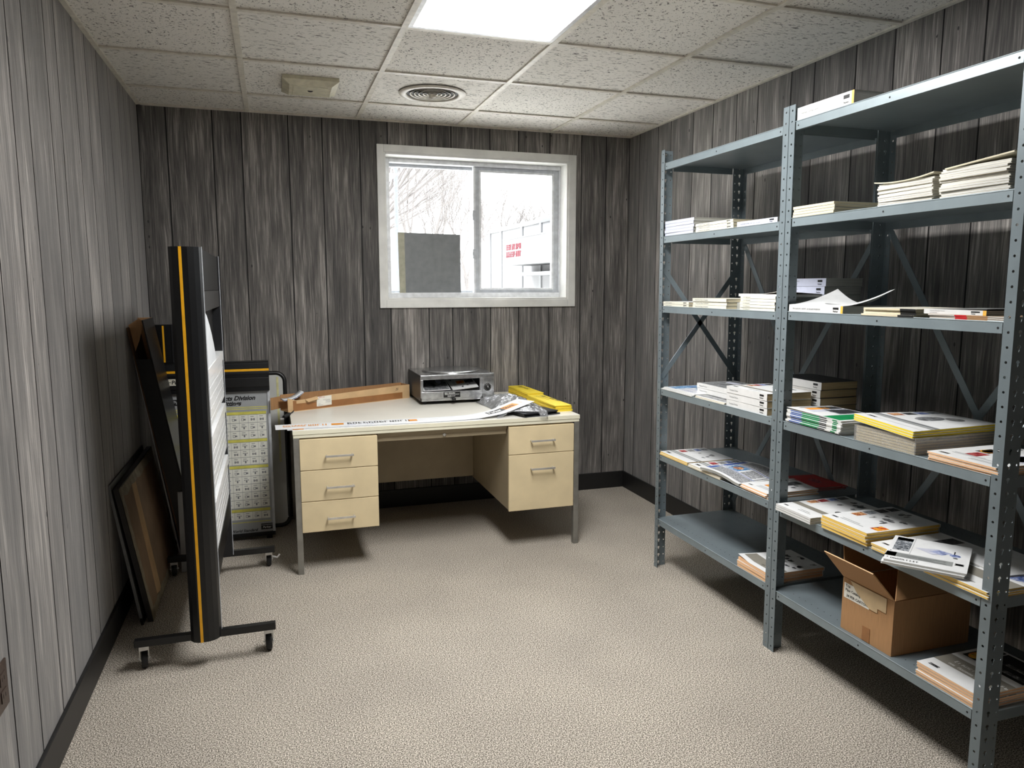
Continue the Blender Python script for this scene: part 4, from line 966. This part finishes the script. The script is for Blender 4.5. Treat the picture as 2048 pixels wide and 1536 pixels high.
# leaflets in the oven mouth
o_ = book('leaflet', 'white leaflet with dark drawing in left half of oven mouth', 'leaflet', (1.468, -.215, .7895), .185, .158, .004, front='pages', pages='pages_white', art='splash', bend=lambda s, t: .046*(1-s)+.004*t)
o_ = book('leaflet', 'white leaflet with orange print in right half of oven mouth', 'leaflet', (1.640, -.215, .7895), .185, .155, .004, front='pages', pages='pages_white', art='peach', bend=lambda s, t: .040*(1-s)+.014*t)

# ---- long carton lying on the desk
a0 = Vector((.714, -.432)); a1 = Vector((1.437, -.106)); du = (a1-a0).normalized(); ang = math.atan2(du.y, du.x)
t = thing('long_carton', 'long narrow brown carton opened along its top, lying on desk', 'box', (a0.x, a0.y, DZ), ang)
Lc = .793; wc = .092; hc = .083; th = .003
b = MB(); b.box(0, 0, 0, Lc, wc, th, 'cardboard_light'); b.prism([(0, th), (Lc, th), (Lc, hc), (Lc-.10, hc), (.21, hc-.012), (.19, hc-.018), (.05, hc-.022), (0, hc-.006)], 1, 0, th, 'cardboard_light')
b.box(0, wc-th, th, Lc, wc, hc+.004, 'cardboard'); b.box(Lc-th, th, th, Lc, wc-th, hc, 'cardboard'); b.build('body', t)
b = MB(); b.prism([(.03, .004), (.74, .004), (.74, .040), (.20, .040), (.05, .043), (.03, .043)], 1, -.0008, -.0002, 'packing_tape'); b.prism([(.03, .043), (.05, .043), (.05, .060), (.03, .060)], 1, -.0008, -.0002, 'packing_tape'); b.build('tape', t)
b = MB(); b.prism([(.17, .014), (.262, .016), (.262, .070), (.17, .068)], 1, -.0016, -.0009, 'label_white')
b.text('~HARDWARE', (.185, -.002, .061), (1, 0, 0), (0, 0, 1), .008, 'ink_red')
for kk, (xx, ww) in enumerate(((.176, .012), (.21, .045), (.225, .03), (.225, .03), (.18, .012), (.178, .03))): b.box(xx, -.002, .054-.007*kk, xx+ww, -.0017, .0555-.007*kk, 'ink_grey')
b.build('label', t)
b = MB(); b.text('25', (.69, -.0006, .056), (1, 0, 0), (0, 0, 1), .02, 'ink_black', shear=.3); b.build('handwriting', t)
b = MB(); v = [(.10, .001, hc-.026), (.165, .001, hc-.020), (.170, -.016, hc-.004), (.165, -.022, hc-.020), (.10, -.018, hc-.030)]
b.mesh([(.100, -.002, hc-.024), (.172, -.002, hc-.012), (.172, -.018, hc-.026), (.112, -.020, hc-.036), (.100, -.003, hc-.022), (.172, -.003, hc-.010), (.172, -.019, hc-.024), (.112, -.021, hc-.034)], [(0,1,2,3),(7,6,5,4),(0,4,5,1),(1,5,6,2),(2,6,7,3),(3,7,4,0)], 'cardboard_light'); b.build('flap', t)
b = MB(); b.mesh([(0, wc, .012), (0, wc, hc-.004), (-.070, wc-.030, hc-.004), (-.070, wc-.030, .012), (.003, wc, .012), (.003, wc, hc-.004), (-.068, wc-.032, hc-.004), (-.068, wc-.032, .012)], [(0,1,2,3),(7,6,5,4),(0,4,5,1),(1,5,6,2),(2,6,7,3),(3,7,4,0)], 'cardboard'); b.build('flap', t)
# brochure tucked in the carton
b = MB(); n_ = 12
for kk in range(n_):
    def pp(u): return (-.015+.13*u, .030+.03*u, hc-.020+.030*u**2+.006*math.sin(PI*u)*-1)
    for off, mt in ((0, 'sheet_white'), (.0025, 'ink_blue'), (.005, 'sheet_white')):
        p, q = pp(kk/n_), pp((kk+1)/n_)
        b.face([(p[0], p[1]-.02, p[2]+off), (q[0], q[1]-.02, q[2]+off), (q[0], q[1]+.03, q[2]+off+.004), (p[0], p[1]+.03, p[2]+off+.004)], mt, True)
o_ = b.build('brochure', solid=.0012); o_.location = (a0.x, a0.y, DZ); o_.rotation_euler = (0, 0, ang)
tag(o_, 'folded white brochure with blue edge poking from long carton on desk', 'brochure')
# ---- yellow flyers
def flyers(n, where, x, y, L, Wd, rot, txt, seed, T=.0036):
    r = random.Random(seed); proto = None
    for k in range(n):
        top = k == n-1
        lab = f'yellow flyer, {ORD[n-k] if k or n < 3 else "bottom one"} {where}'
        if k == 0 or top:
            b = MB(); b.box(0, -L, 0, Wd, 0, T-.0003, 'yellow_paper')
            if top:
                for q, (s, yy, xx) in enumerate(txt): b.text(s, (xx, yy, T+.0002), (.12, -1, 0), (1, .12, 0), .040 if q == 0 else .015, 'ink_black', bold=.01)
            o = b.build('flyer'); proto = proto or o
        else: o = proto.copy(); COL.objects.link(o)
        o.location = (x+r.uniform(-.002, .002), y+r.uniform(-.002, .002), DZ+k*(T+.0003)); o.rotation_euler = (0, 0, rot+r.uniform(-.012, .012))
        tag(o, lab, 'flyer', 'yellow flyers on the desk')
flyers(11, 'of rear pile at desk right end', 2.085, -.07, .36, .100, .02, [('~Adaptor', -.05, .045)], 4)
flyers(9, 'of front pile at desk right edge', 2.085, -.445, .42, .098, .04, [('~Your Partner', -.05, .058), ('~for motion and control', -.05, .03)], 5)
# ---- dark folders in the bag
for k, (dx, dy, rz, w) in enumerate(((.006, .004, .26, 'bottom one'), (.0, .008, .33, 'middle one'), (-.006, -.004, .29, 'top one'))):
    b = MB(); b.box(0, 0, 0, .222, .20, .007, 'black_gloss'); b.box(.004, -.001, .0015, .223, .196, .0055, 'cover_dark')
    o = b.build('folder', bevel=.0008); o.location = (1.882+dx, -.992+dy, DZ+.0005+k*.0076); o.rotation_euler = (0, 0, rz)
    tag(o, f'black folder half covered by plastic bag on desk, {w}', 'folder', 'black folders under the bag')
b = MB(); r_ = random.Random(9); nx, ny = 26, 26
from mathutils import noise
def bagp(i, j):
    u = i/nx; v = j/ny
    px = 1.765+.275*u+.03*math.sin(4*v)*(1-u); py = -.975+.56*v+.03*math.sin(5*u)
    hgt = .028+.034*math.sin(PI*min(1, max(0, u*1.05)))*math.sin(PI*v)**.7
    q = noise.noise((px*16, py*16, 3.1))*.5+noise.noise((px*38, py*38, 7.7))*.28
    ed = min(u, 1-u, v, 1-v); k = min(1, ed/.10)
    zz = (.0265 if 1.80 < px < 2.12 and -1.0 < py < -.70 else .002)
    return (px, py, DZ+max(zz+.0035, hgt*k*(1+1.1*q)))
pts = [bagp(i, j) for j in range(ny+1) for i in range(nx+1)]
pts = [(p[0]+.30*(p[1]+.69)*.35, p[1], p[2]) for p in pts]
def press(p):      # the banner lies on the bag and flattens it
    x_, y_, z_ = p
    if x_ < 1.99:
        k_ = [(1.62, -.905, .004), (1.76, -.880, .018), (1.87, -.830, .042), (1.99, -.76, .060)]
        for (xa, ya_, za), (xb_, yb_, zb_) in zip(k_[:-1], k_[1:]):
            if xa <= x_ <= xb_:
                w_ = (x_-xa)/(xb_-xa)
                if abs(y_-(ya_+(yb_-ya_)*w_)) < .085: z_ = min(z_, DZ+max(.002, za+(zb_-za)*w_-.010))
    return (x_, y_, z_)
pts = [press(p) for p in pts]
b.mesh(pts, [(j*(nx+1)+i, j*(nx+1)+i+1, (j+1)*(nx+1)+i+1, (j+1)*(nx+1)+i) for j in range(ny) for i in range(nx)], PLASTIC, True)
o = b.build('plastic_bag', solid=.0006); tag(o, 'crumpled clear plastic bag on the right side of the desk', 'bag')
# ---- long white banners on the front of the desk
def banner(label, pth, wd, lettered, z0):
    b = MB(); n = 48; P = []
    for k in range(n+1):
        u = k/n; f_ = u*(len(pth)-1); i = min(int(f_), len(pth)-2); w = f_-i
        c = Vector(pth[i])*(1-w)+Vector(pth[i+1])*w; P.append(c)
    # smooth
    for _ in range(3): P = [P[0]]+[(P[i-1]+P[i]*2+P[i+1])/4 for i in range(1, n)]+[P[-1]]
    tot = sum((P[i+1]-P[i]).length for i in range(n))
    def at(s, v, h):   # s metres along, v across 0..1
        a = s/tot*n; i = min(max(int(a), 0), n-1); w = a-i
        c = P[i]*(1-w)+P[i+1]*w; d = (P[i+1]-P[i]).normalized(); q = Vector((-d.y, d.x, 0)).normalized()
        nn = d.cross(q)
        return c+q*((v-.5)*wd)+nn*h
    for k in range(n):
        b.face([at(tot*k/n, 0, 0), at(tot*(k+1)/n, 0, 0), at(tot*(k+1)/n, 1, 0), at(tot*k/n, 1, 0)], 'banner_white', True)
        b.face([at(tot*k/n, 1, -.0012), at(tot*(k+1)/n, 1, -.0012), at(tot*(k+1)/n, 0, -.0012), at(tot*k/n, 0, -.0012)], 'banner_white', True)
        for v in (0, 1): b.face([at(tot*k/n, v, 0), at(tot*k/n, v, -.0012), at(tot*(k+1)/n, v, -.0012), at(tot*(k+1)/n, v, 0)], 'banner_white')
    def rect(s0, v0, s1, v1, mt, h=.0006):
        m_ = 6
        for k in range(m_): b.face([at(s0+(s1-s0)*k/m_, v0, h), at(s0+(s1-s0)*(k+1)/m_, v0, h), at(s0+(s1-s0)*(k+1)/m_, v1, h), at(s0+(s1-s0)*k/m_, v1, h)], mt)
    def txt(s, v, t_, sz, mt, bold=.03, xs=1.):
        vs, fs = glyphs(t_, bold, 0); b.mesh([at(s+x*sz*xs, v+y*sz/wd, .0011) for x, y in vs], fs, mt)
    if lettered:
        txt(.045, .40, '~ENGINPARTSXX', .060, 'ink_orange', .03, .55); rect(.262, .38, .300, .72, 'ink_orange')
        txt(.312, .45, '~PARKERSTOREX', .052, 'ink_black', .03, .62); txt(.312, .25, '~total solutions', .018, 'ink_blue', .01, .6); rect(.505, .40, .535, .74, 'ink_orange')
        rect(.890, .33, 1.045, .75, 'ink_black'); txt(.900, .42, 'Parker', .046, 'ink_white', .03, .95); rect(1.047, .33, 1.205, .75, 'ink_orange'); txt(1.055, .42, 'Store', .046, 'ink_black', .03, 1.05)
        rect(1.262, .4, 1.272, .62, 'ink_orange')
    else:
        rect(.02, .0, .06, .3, 'ink_orange')
    o = b.build('banner'); tag(o, label, 'banner', 'white banners on the desk front'); return o
zb = DZ+.0016
banner('white banner strip edged orange, lying under the lettered banner on desk', [(.70, -.915, zb), (1.0, -.92, zb), (1.3, -.925, zb), (1.6, -.925, zb), (1.66, -.925, zb)], .10, False, 0)
banner('white banner with orange and black lettering along desk front edge', [(.645, -.893, zb+.004), (.80, -.89, zb+.003), (1.1, -.903, zb+.003), (1.40, -.912, zb+.003), (1.62, -.905, zb+.004), (1.76, -.880, zb+.018), (1.87, -.830, zb+.042), (1.960, -.775, zb+.058)], .125, True, 0)

# ------------------------------------------------------------------ things leaning at the left
t = thing('display_stand', 'black rolling display stand with white slatted panels and yellow edge stripe', 'stand', (.373, -1.30, 0)); os_ = tuple(t.location)
def cap(name, y, dirn):
    b = MB()
    pr = [(.320, y), (.322, y+dirn*.018), (.334, y+dirn*.034), (.352, y+dirn*.042), (.385, y+dirn*.042), (.405, y+dirn*.034), (.420, y+dirn*.018), (.4265, y)]
    b.prism(pr if dirn < 0 else pr[::-1], 2, .101, 1.527, 'black_gloss'); o = b.build(name, t, bevel=.002, origin=os_)
    b = MB(); b.prism([(.357, y+dirn*.0415), (.357, y+dirn*.0438), (.3665, y+dirn*.0438), (.3665, y+dirn*.0415)], 2, .101, 1.527, 'yellow_stripe'); st = b.build('stripe', None); st.parent = o; st.location = (-os_[0], -os_[1], -os_[2])
    b = MB(); b.box(.4265, y, .101, .4285, y-dirn*.006, 1.529, 'vinyl_grey'); tr = b.build('edge_trim', None); tr.parent = o; tr.location = (-os_[0], -os_[1], -os_[2])
cap('end_cap', -1.752, -1); cap('end_cap', -.872, 1)
for y in (-1.752, -.895):
    b = MB(); b.box(.322, y, .101, .4245, y+.022, 1.527, 'black_satin'); b.build('upright', t, origin=os_)
b = MB(); b.box(.352, -1.729, 1.375, .4215, -.896, 1.525, 'black_plastic'); b.build('top_rail', t, bevel=.002, origin=os_)
b = MB(); b.box(.356, -1.729, 1.300, .4225, -.896, 1.374, 'charcoal'); b.build('lower_rail', t, bevel=.002, origin=os_)
b = MB(); b.box(.360, -1.729, .40, .392, -.896, 1.299, 'black_plastic'); b.build('back_panel', t, origin=os_)
b = MB(); b.box(.372, -1.729, .300, .4245, -.896, .400, 'black_gloss'); b.build('bottom_rail', t, bevel=.003, origin=os_)
for z0, z1, perf in ((.880, 1.095, 0), (.640, .850, 1), (.412, .603, 2)):
    b = MB(); b.box(.396, -1.728, z0, .424, -.897, z1, 'panel_white'); b.box(.424, -1.728, z1-.040, .428, -.897, z1, 'panel_rib')
    n_ = 4
    for k in range(1, n_+1):
        zz = z1-.040-(z1-z0-.045)*k/(n_+.4)
        b.box(.424, -1.728, zz, .4248, -.897, zz+.0035, 'panel_rib')
        if perf:
            for q in range(60): 
                yy = -1.715+.80*q/59; b.face([(.4243, yy, zz+.012), (.4243, yy+.004, zz+.012), (.4243, yy+.004, zz+.015), (.4243, yy, zz+.015)], 'ink_grey' if perf == 2 else 'vinyl_grey')
    b.build('slat_panel', t, bevel=.0006, origin=os_)
b = MB(); n_ = 14
pf = [(-1.727, 1.300), (-1.66, 1.288), (-1.56, 1.250), (-1.47, 1.208), (-1.40, 1.170), (-1.345, 1.135), (-1.315, 1.0965), (-1.727, 1.0965)]
b.prism(pf, 0, .4235, .4255, 'sheet_white'); b.build('curved_sheet', t, origin=os_)
for y, z0, z1 in ((-1.762, .098, .125), (-.86, .085, .113)):
    b = MB(); b.box(.131, y, z0, .618, y+.026, z1, 'black_gloss'); b.build('foot_bar', t, bevel=.002, origin=os_)
def caster(x, y, top, a):
    b = MB(); hh = top-.002
    fn = lambda X, Y, Z: (x+X*math.cos(a)-Y*math.sin(a), y+X*math.sin(a)+Y*math.cos(a), Z)
    b.lathe([(.0005, hh+.002), (.020, hh+.002), (.020, hh-.008), (.014, hh-.012)], (0, 0, 0), 'chrome', 20)
    for s in (-1, 1): b.prism([(-.017, hh-.008), (.017, hh-.008), (.012, .026), (-.004, .022), (-.010, .030)], 0, s*.015-.0012, s*.015+.0012, 'chrome')
    b.box(-.0162, -.018, hh-.012, .0162, .018, hh-.008, 'chrome'); b.box(-.0165, -.022, hh-.024, .0165, -.019, hh-.006, 'chrome'); b.prism([(-.022, hh-.024), (-.008, hh-.008), (-.008, .045), (-.014, .040)], 0, .0135, .0165, 'chrome'); b.prism([(-.022, hh-.024), (-.008, hh-.008), (-.008, .045), (-.014, .040)], 0, -.0165, -.0135, 'chrome'); b.tube([(-.020, 0, .034), (.020, 0, .034)], .004, 'chrome', 8)
    o = b.build('caster', t, fn=lambda X, Y, Z: tuple(p-q for p, q in zip(fn(X, Y, Z), os_)))
    b = MB(); b.lathe([(.0005, -.0105), (.030, -.0105), (.033, -.007), (.033, .007), (.030, .0105), (.0005, .0105)], (0, 0, .033), 'rubber', 28, axis=0)
    w = b.build('wheel', None, fn=fn); w.parent = o; w.location = (-os_[0], -os_[1], -os_[2])
    return fn
caster(.155, -1.715, .099, .15); caster(.590, -1.712, .099, .1); caster(.152, -.80, .086, .1); fn = caster(.588, -.80, .086, .05)
b = MB(); b.tube([(.605, -.80, .045), (.628, -.81, .040), (.640, -.80, .052)], .005, 'chrome', 8); b.build('brake_lever', t, origin=os_)

# chart display behind it
t = thing('chart_display', 'grey fittings chart under black header with yellow line, standing behind rolling stand', 'display', (.36, -.37, 0)); oc = tuple(t.location)
cy = -.372; X0, X1 = .092, .622
zv = lambda v: .994-.00281*(v-721)
b = MB(); b.box(X0, cy, .040, X1, cy+.02, .830, 'chart_grey')
def cr(x0, z0, x1, z1, mt, k=1): b.face([(x0, cy-.0003*k, z0), (x1, cy-.0003*k, z0), (x1, cy-.0003*k, z1), (x0, cy-.0003*k, z1)], mt)
b.text('Products Division', (.548, cy-.0006, zv(796)), (1, 0, 0), (0, 0, 1), .033, 'ink_black', 'RIGHT', bold=.04, shear=.3)
b.text('Fittings', (.476, cy-.0006, zv(806)), (1, 0, 0), (0, 0, 1), .033, 'ink_black', 'RIGHT', bold=.04, shear=.3)
for v in (809.5, 813): cr(X0+.01, zv(v+1.4), X1-.006, zv(v), 'chart_yellow')
rnd = random.Random(2)
for vb, ve, rows in ((819, 872, 3), (873, 923, 3), (925, 1009, 5), (1012, 1033, 1)):
    cr(X0+.02, zv(vb+5.5), .600, zv(vb), 'chart_yellow'); cr(X0+.02, zv(ve), .600, zv(vb+5.5), 'chart_paper')
    rh = (ve-vb-5.5)/rows
    for r in range(rows):
        va = vb+5.5+rh*r
        cr(X0+.02, zv(va+.7), .600, zv(va), 'ink_grey', 2)
        for c in range(10):
            xr = .600-.0465*c
            cr(xr-.0010, zv(va+rh), xr, zv(va), 'ink_grey', 2)
            xa = xr-.036; cr(xa, zv(va+rh*.22+.9), xa+.018, zv(va+rh*.22), 'ink_grey', 3)
            k = rnd.random(); zc_ = zv(va+rh*.62)
            if k < .35:
                cr(xa, zc_-.007, xa+.012, zc_+.007, 'ink_grey', 3); cr(xa+.002, zc_-.005, xa+.010, zc_+.005, 'chart_paper', 4); cr(xa+.012, zc_-.004, xa+.022, zc_+.004, 'ink_grey', 3)
            elif k < .7:
                cr(xa, zc_+.003, xa+.024, zc_+.008, 'ink_grey', 3); cr(xa+.009, zc_-.008, xa+.016, zc_+.003, 'ink_grey', 3); cr(xa+.003, zc_+.0045, xa+.021, zc_+.0065, 'chart_paper', 4)
            else:
                cr(xa+.002, zc_-.006, xa+.008, zc_+.006, 'ink_grey', 3); cr(xa+.010, zc_-.004, xa+.014, zc_+.004, 'ink_grey', 3); cr(xa+.016, zc_-.006, xa+.022, zc_+.006, 'ink_grey', 3)
cr(X0+.01, zv(1039.5), X1-.02, zv(1038), 'chart_yellow')
b.text('The World Standard', (.532, cy-.0006, zv(1058)), (1, 0, 0), (0, 0, 1), .021, 'ink_black', 'RIGHT', bold=.025, shear=.3)
cr(.548, zv(1056), .608, zv(1044), 'ink_black', 2); b.text(LOGO, (.556, cy-.0012, zv(1053.5)), (1, 0, 0), (0, 0, 1), .0165, 'ink_white', bold=.02, shear=.2); cr(.550, zv(1047.5), .606, zv(1046.4), 'chart_grey', 3)
b.build('chart', t, origin=oc)
b = MB(); b.box(X0-.004, cy-.02, .832, X1+.001, cy+.03, .994, 'black_gloss'); b.box(X0-.004, cy-.026, .955, X1+.001, cy-.019, .985, 'black_satin'); b.box(X0-.004, cy-.024, .925, X1+.001, cy-.019, .940, 'black_satin'); b.box(X0-.004, cy-.023, .855, X1+.001, cy-.019, .905, 'black_plastic')
hd = b.build('header', t, bevel=.002, origin=oc)
b = MB(); b.box(X0-.004, cy-.0245, .9415, X1+.0015, cy-.018, .9535, 'yellow_stripe'); o = b.build('header_stripe', None); o.parent = hd; o.location = (-oc[0], -oc[1], -oc[2])
b = MB(); b.box(.108, cy-.026, .878, .215, cy-.0235, .912, 'cover_cream'); b.text(LOGO, (.140, cy-.0266, .886), (1, 0, 0), (0, 0, 1), .028, 'ink_black', bold=.03, shear=.1); b.box(.112, cy-.0266, .894, .138, cy-.0262, .897, 'ink_black'); o = b.build('name_label', None); o.parent = hd; o.location = (-oc[0], -oc[1], -oc[2])
b = MB(); b.box(X0, cy-.0008, .768, .30, cy-.0002, .800, 'ink_black'); b.text(LOGO, (.138, cy-.0012, .776), (1, 0, 0), (0, 0, 1), .026, 'chart_grey', bold=.03, shear=.1); b.build('title_block', t, origin=oc)
b = MB(); b.box(.064, cy-.012, .995, .190, cy+.028, 1.196, 'black_gloss'); b.box(.150, cy-.016, .995, .168, cy-.011, 1.196, 'black_satin'); po = b.build('post', t, bevel=.002, origin=oc)
b = MB(); b.box(.1085, cy-.0135, 1.000, .1170, cy-.0115, 1.190, 'yellow_stripe'); o = b.build('post_stripe', None); o.parent = po; o.location = (-oc[0], -oc[1], -oc[2])
b = MB(); b.box(X0-.004, cy-.008, .018, X1+.001, cy+.028, .040, 'black_gloss'); b.build('bottom_rail', t, origin=oc)
b = MB(); b.box(X1-.012, cy-.006, .040, X1+.001, cy-.0004, .830, 'vinyl_grey'); b.build('edge_trim', t, origin=oc)
for xx in (.12, .575):
    b = MB(); b.box(xx, cy-.005, 0, xx+.03, cy+.05, .018, 'black_plastic'); b.build('foot', t, origin=oc)
# whiteboard
t = thing('whiteboard', 'framed whiteboard with rounded black frame leaning on back wall beside desk', 'whiteboard', (.434, -.16, 0))
def rrect(x0, x1, z0, z1, r, n=8):
    p = []
    for cx_, cz_, a0_ in ((x1-r, z1-r, 0), (x0+r, z1-r, PI/2), (x0+r, z0+r, PI), (x1-r, z0+r, 1.5*PI)):
        for k in range(n+1): a_ = a0_+PI/2*k/n; p.append((cx_+r*math.cos(a_), cz_+r*math.sin(a_)))
    return p
lean = lambda X, Y, Z: (X, Y-.03+.085*Z/.9, Z)
pts = rrect(-.32, .272, .012, .895, .05)
b = MB(); b.tube([(x_, 0, z_) for x_, z_ in pts]+[(pts[0][0], 0, pts[0][1])], .012, 'black_plastic', 10, cap=False); b.build('frame', t, fn=lean)
b = MB(); b.prism(rrect(-.312, .264, .022, .885, .042), 1, -.004, .004, 'board_white'); b.build('board', t, fn=lean)
b = MB(); b.box(.226, -.0055, .38, .238, -.0042, .872, 'tape_yellowed'); b.build('tape_strip', t, fn=lean)
# leaning framed board (seen from its brown back)
t = thing('framed_board', 'framed board leaning on left wall with torn brown paper backing', 'board', (.125, -.87, 0))
def lean2(off, x_b=.0, slope=-.165): return lambda X, Y, Z: (x_b+off+slope*Z+X, Y, Z*.985)
fl = lean2(0)
b = MB(); y0, y1, hh = -.445, .42, .585
b.box(.0, y0+.02, .02, .004, y1-.02, hh-.02, 'backing_brown'); b.face([(.0046, y0+.18, .05), (.0046, y0+.28, .03), (.0046, y0+.33, hh-.03), (.0046, y0+.24, hh-.03)], 'cardboard_light'); b.build('backing', t, fn=fl)
b = MB()
for a in ((y0, 0, y0+.022, hh), (y1-.022, 0, y1, hh), (y0+.022, 0, y1-.022, .022), (y0+.022, hh-.022, y1-.022, hh)): b.box(-.016, a[0], a[1], .003, a[2], a[3], 'frame_dark')
r_ = random.Random(6)
def strip(ya, za, yb, zb, w, vert):
    n_ = 14; lo = []; hi = []
    for k in range(n_+1):
        u = k/n_; ya_, za_ = ya+(yb-ya)*u, za+(zb-za)*u; o_ = w*(.75+.4*r_.random())
        lo.append((.0050, ya_, za_)); hi.append((.0050, ya_+(o_ if vert else 0), za_+(0 if vert else o_)))
    for k in range(n_): b.face([lo[k], lo[k+1], hi[k+1], hi[k]], 'masking_edge')
strip(y0+.004, .0, y0+.004, hh, .05, 1); strip(y1-.004, 0, y1-.004, hh, -.05, 1); strip(y0, hh-.004, y1, hh-.004, -.045, 0); strip(y0, .004, y1, .004, .04, 0)
b.build('frame', t, fn=fl)
fb = lean2(-.035, 0, -.147)
t2 = thing('leaning_panel', 'thin dark panel sandwiched between left wall and the framed board', 'board', (.125, -.93, 0))
b = MB(); b.box(-.004, -.40, .03, .004, .40, .60, 'frame_dark'); b.build('face', t2, fn=fb)
b = MB(); b.box(-.005, -.408, .02, .005, -.400, .61, 'ink_grey'); b.box(-.005, -.40, .60, .005, .40, .61, 'black_plastic'); b.box(-.005, -.408, .0, .005, .40, .03, 'black_plastic'); b.build('edge', t2, fn=fb)
# tall folded cardboard
t = thing('tall_panel', 'tall black folded panel with brown inner flap leaning on left wall', 'panel', (.207, -.53, 0))
f3 = lambda X, Y, Z: (X-.165*Z, Y, Z)
b = MB(); ya, yb = -.21, .11
b.box(-.006, ya, 0, 0, yb, 1.20, 'cardboard_dark'); b.box(.066, ya, 0, .072, yb, 1.235, 'black_plastic'); b.box(0, yb-.006, 0, .066, yb, 1.235, 'cardboard'); b.box(0, ya+.002, 0, .066, ya+.006, 1.05, 'black_plastic'); b.box(0, ya+.006, 0, .066, yb-.006, .004, 'cardboard_dark'); b.build('body', t, bevel=.001, fn=f3)
b = MB(); b.prism([(-.003, 1.08), (.030, 1.14), (.062, 1.22), (.05, 1.242), (-.003, 1.21)], 1, ya+.05, ya+.054, 'cardboard'); b.build('flap', t, fn=f3)
t = thing('pale_panel', 'thin pale panel edge-on at left of the tall black folded panel', 'panel', (.178, -.50, 0))
f4 = lambda X, Y, Z: (X-.150*Z, Y, Z)
b = MB(); b.prism([(-.19, 0), (.08, 0), (.08, 1.10), (-.165, 1.10), (-.19, 1.06)], 0, -.003, .003, 'vinyl_grey'); b.build('sheet', t, fn=f4)
# small folder behind the framed board
t = thing('paper_folder', 'pale paper folder with orange tab standing behind framed board', 'folder', (.255, -.768, 0))
f5 = lambda X, Y, Z: (X, Y+.05*Z, Z)
b = MB(); b.box(-.075, -.002, 0, .06, .002, .40, 'chart_grey'); b.build('sheet', t, fn=f5)
b = MB(); b.box(-.045, -.0045, .20, .06, -.0022, .235, 'cardboard'); b.box(-.045, -.0040, .0, .06, -.0022, .199, 'label_white'); b.build('label', t, fn=f5)
# wall outlet
t = thing('wall_outlet', 'brown duplex power outlet low on the left wall', 'outlet', (0, -2.625, .444))
b = MB(); b.box(.0005, -.036, -.058, .006, .036, .058, 'brown_plate'); b.build('cover_plate', t, bevel=.002)
for zz in (-.021, .021):
    b = MB(); b.box(.006, -.017, zz-.014, .008, .017, zz+.014, 'brown_plate'); b.box(.008, -.008, zz-.005, .0083, -.006, zz+.005, 'hole_dark'); b.box(.008, .006, zz-.005, .0083, .008, zz+.005, 'hole_dark'); b.build('socket', t, bevel=.001)

# ------------------------------------------------------------------ world, camera, view
w = bpy.data.worlds.new('sky'); SC.world = w; w.use_nodes = True
bg = w.node_tree.nodes['Background']; nt = w.node_tree          # overcast sky, brighter overhead than at the horizon
tc = N(nt, 'ShaderNodeTexCoord'); sp = N(nt, 'ShaderNodeSeparateXYZ'); nt.links.new(tc.outputs['Generated'], sp.inputs[0])
rm = ramp(nt, [(.0, (.15, .15, .15, 1)), (.17, (.15, .15, .15, 1)), (.45, (.55, .55, .56, 1)), (1, (1, 1, 1, 1))])
nt.links.new(sp.outputs[2], rm.inputs['Fac']); nt.links.new(rm.outputs['Color'], bg.inputs[0]); bg.inputs[1].default_value = 16.0
cam = bpy.data.cameras.new('camera'); co_ = bpy.data.objects.new('camera', cam); COL.objects.link(co_)
cam.sensor_width = 36; cam.lens = 1476.47*36/2048; cam.clip_start = .02; cam.clip_end = 400
co_.location = CAM; co_.rotation_euler = (PI/2-.1313, 0, -.3131)
SC.camera = co_
vs = SC.view_settings
SC.display_settings.display_device = 'sRGB'
vs.view_transform = 'Standard'; vs.look = 'None'; vs.gamma = 1; vs.use_curve_mapping = False; vs.exposure = 0.25
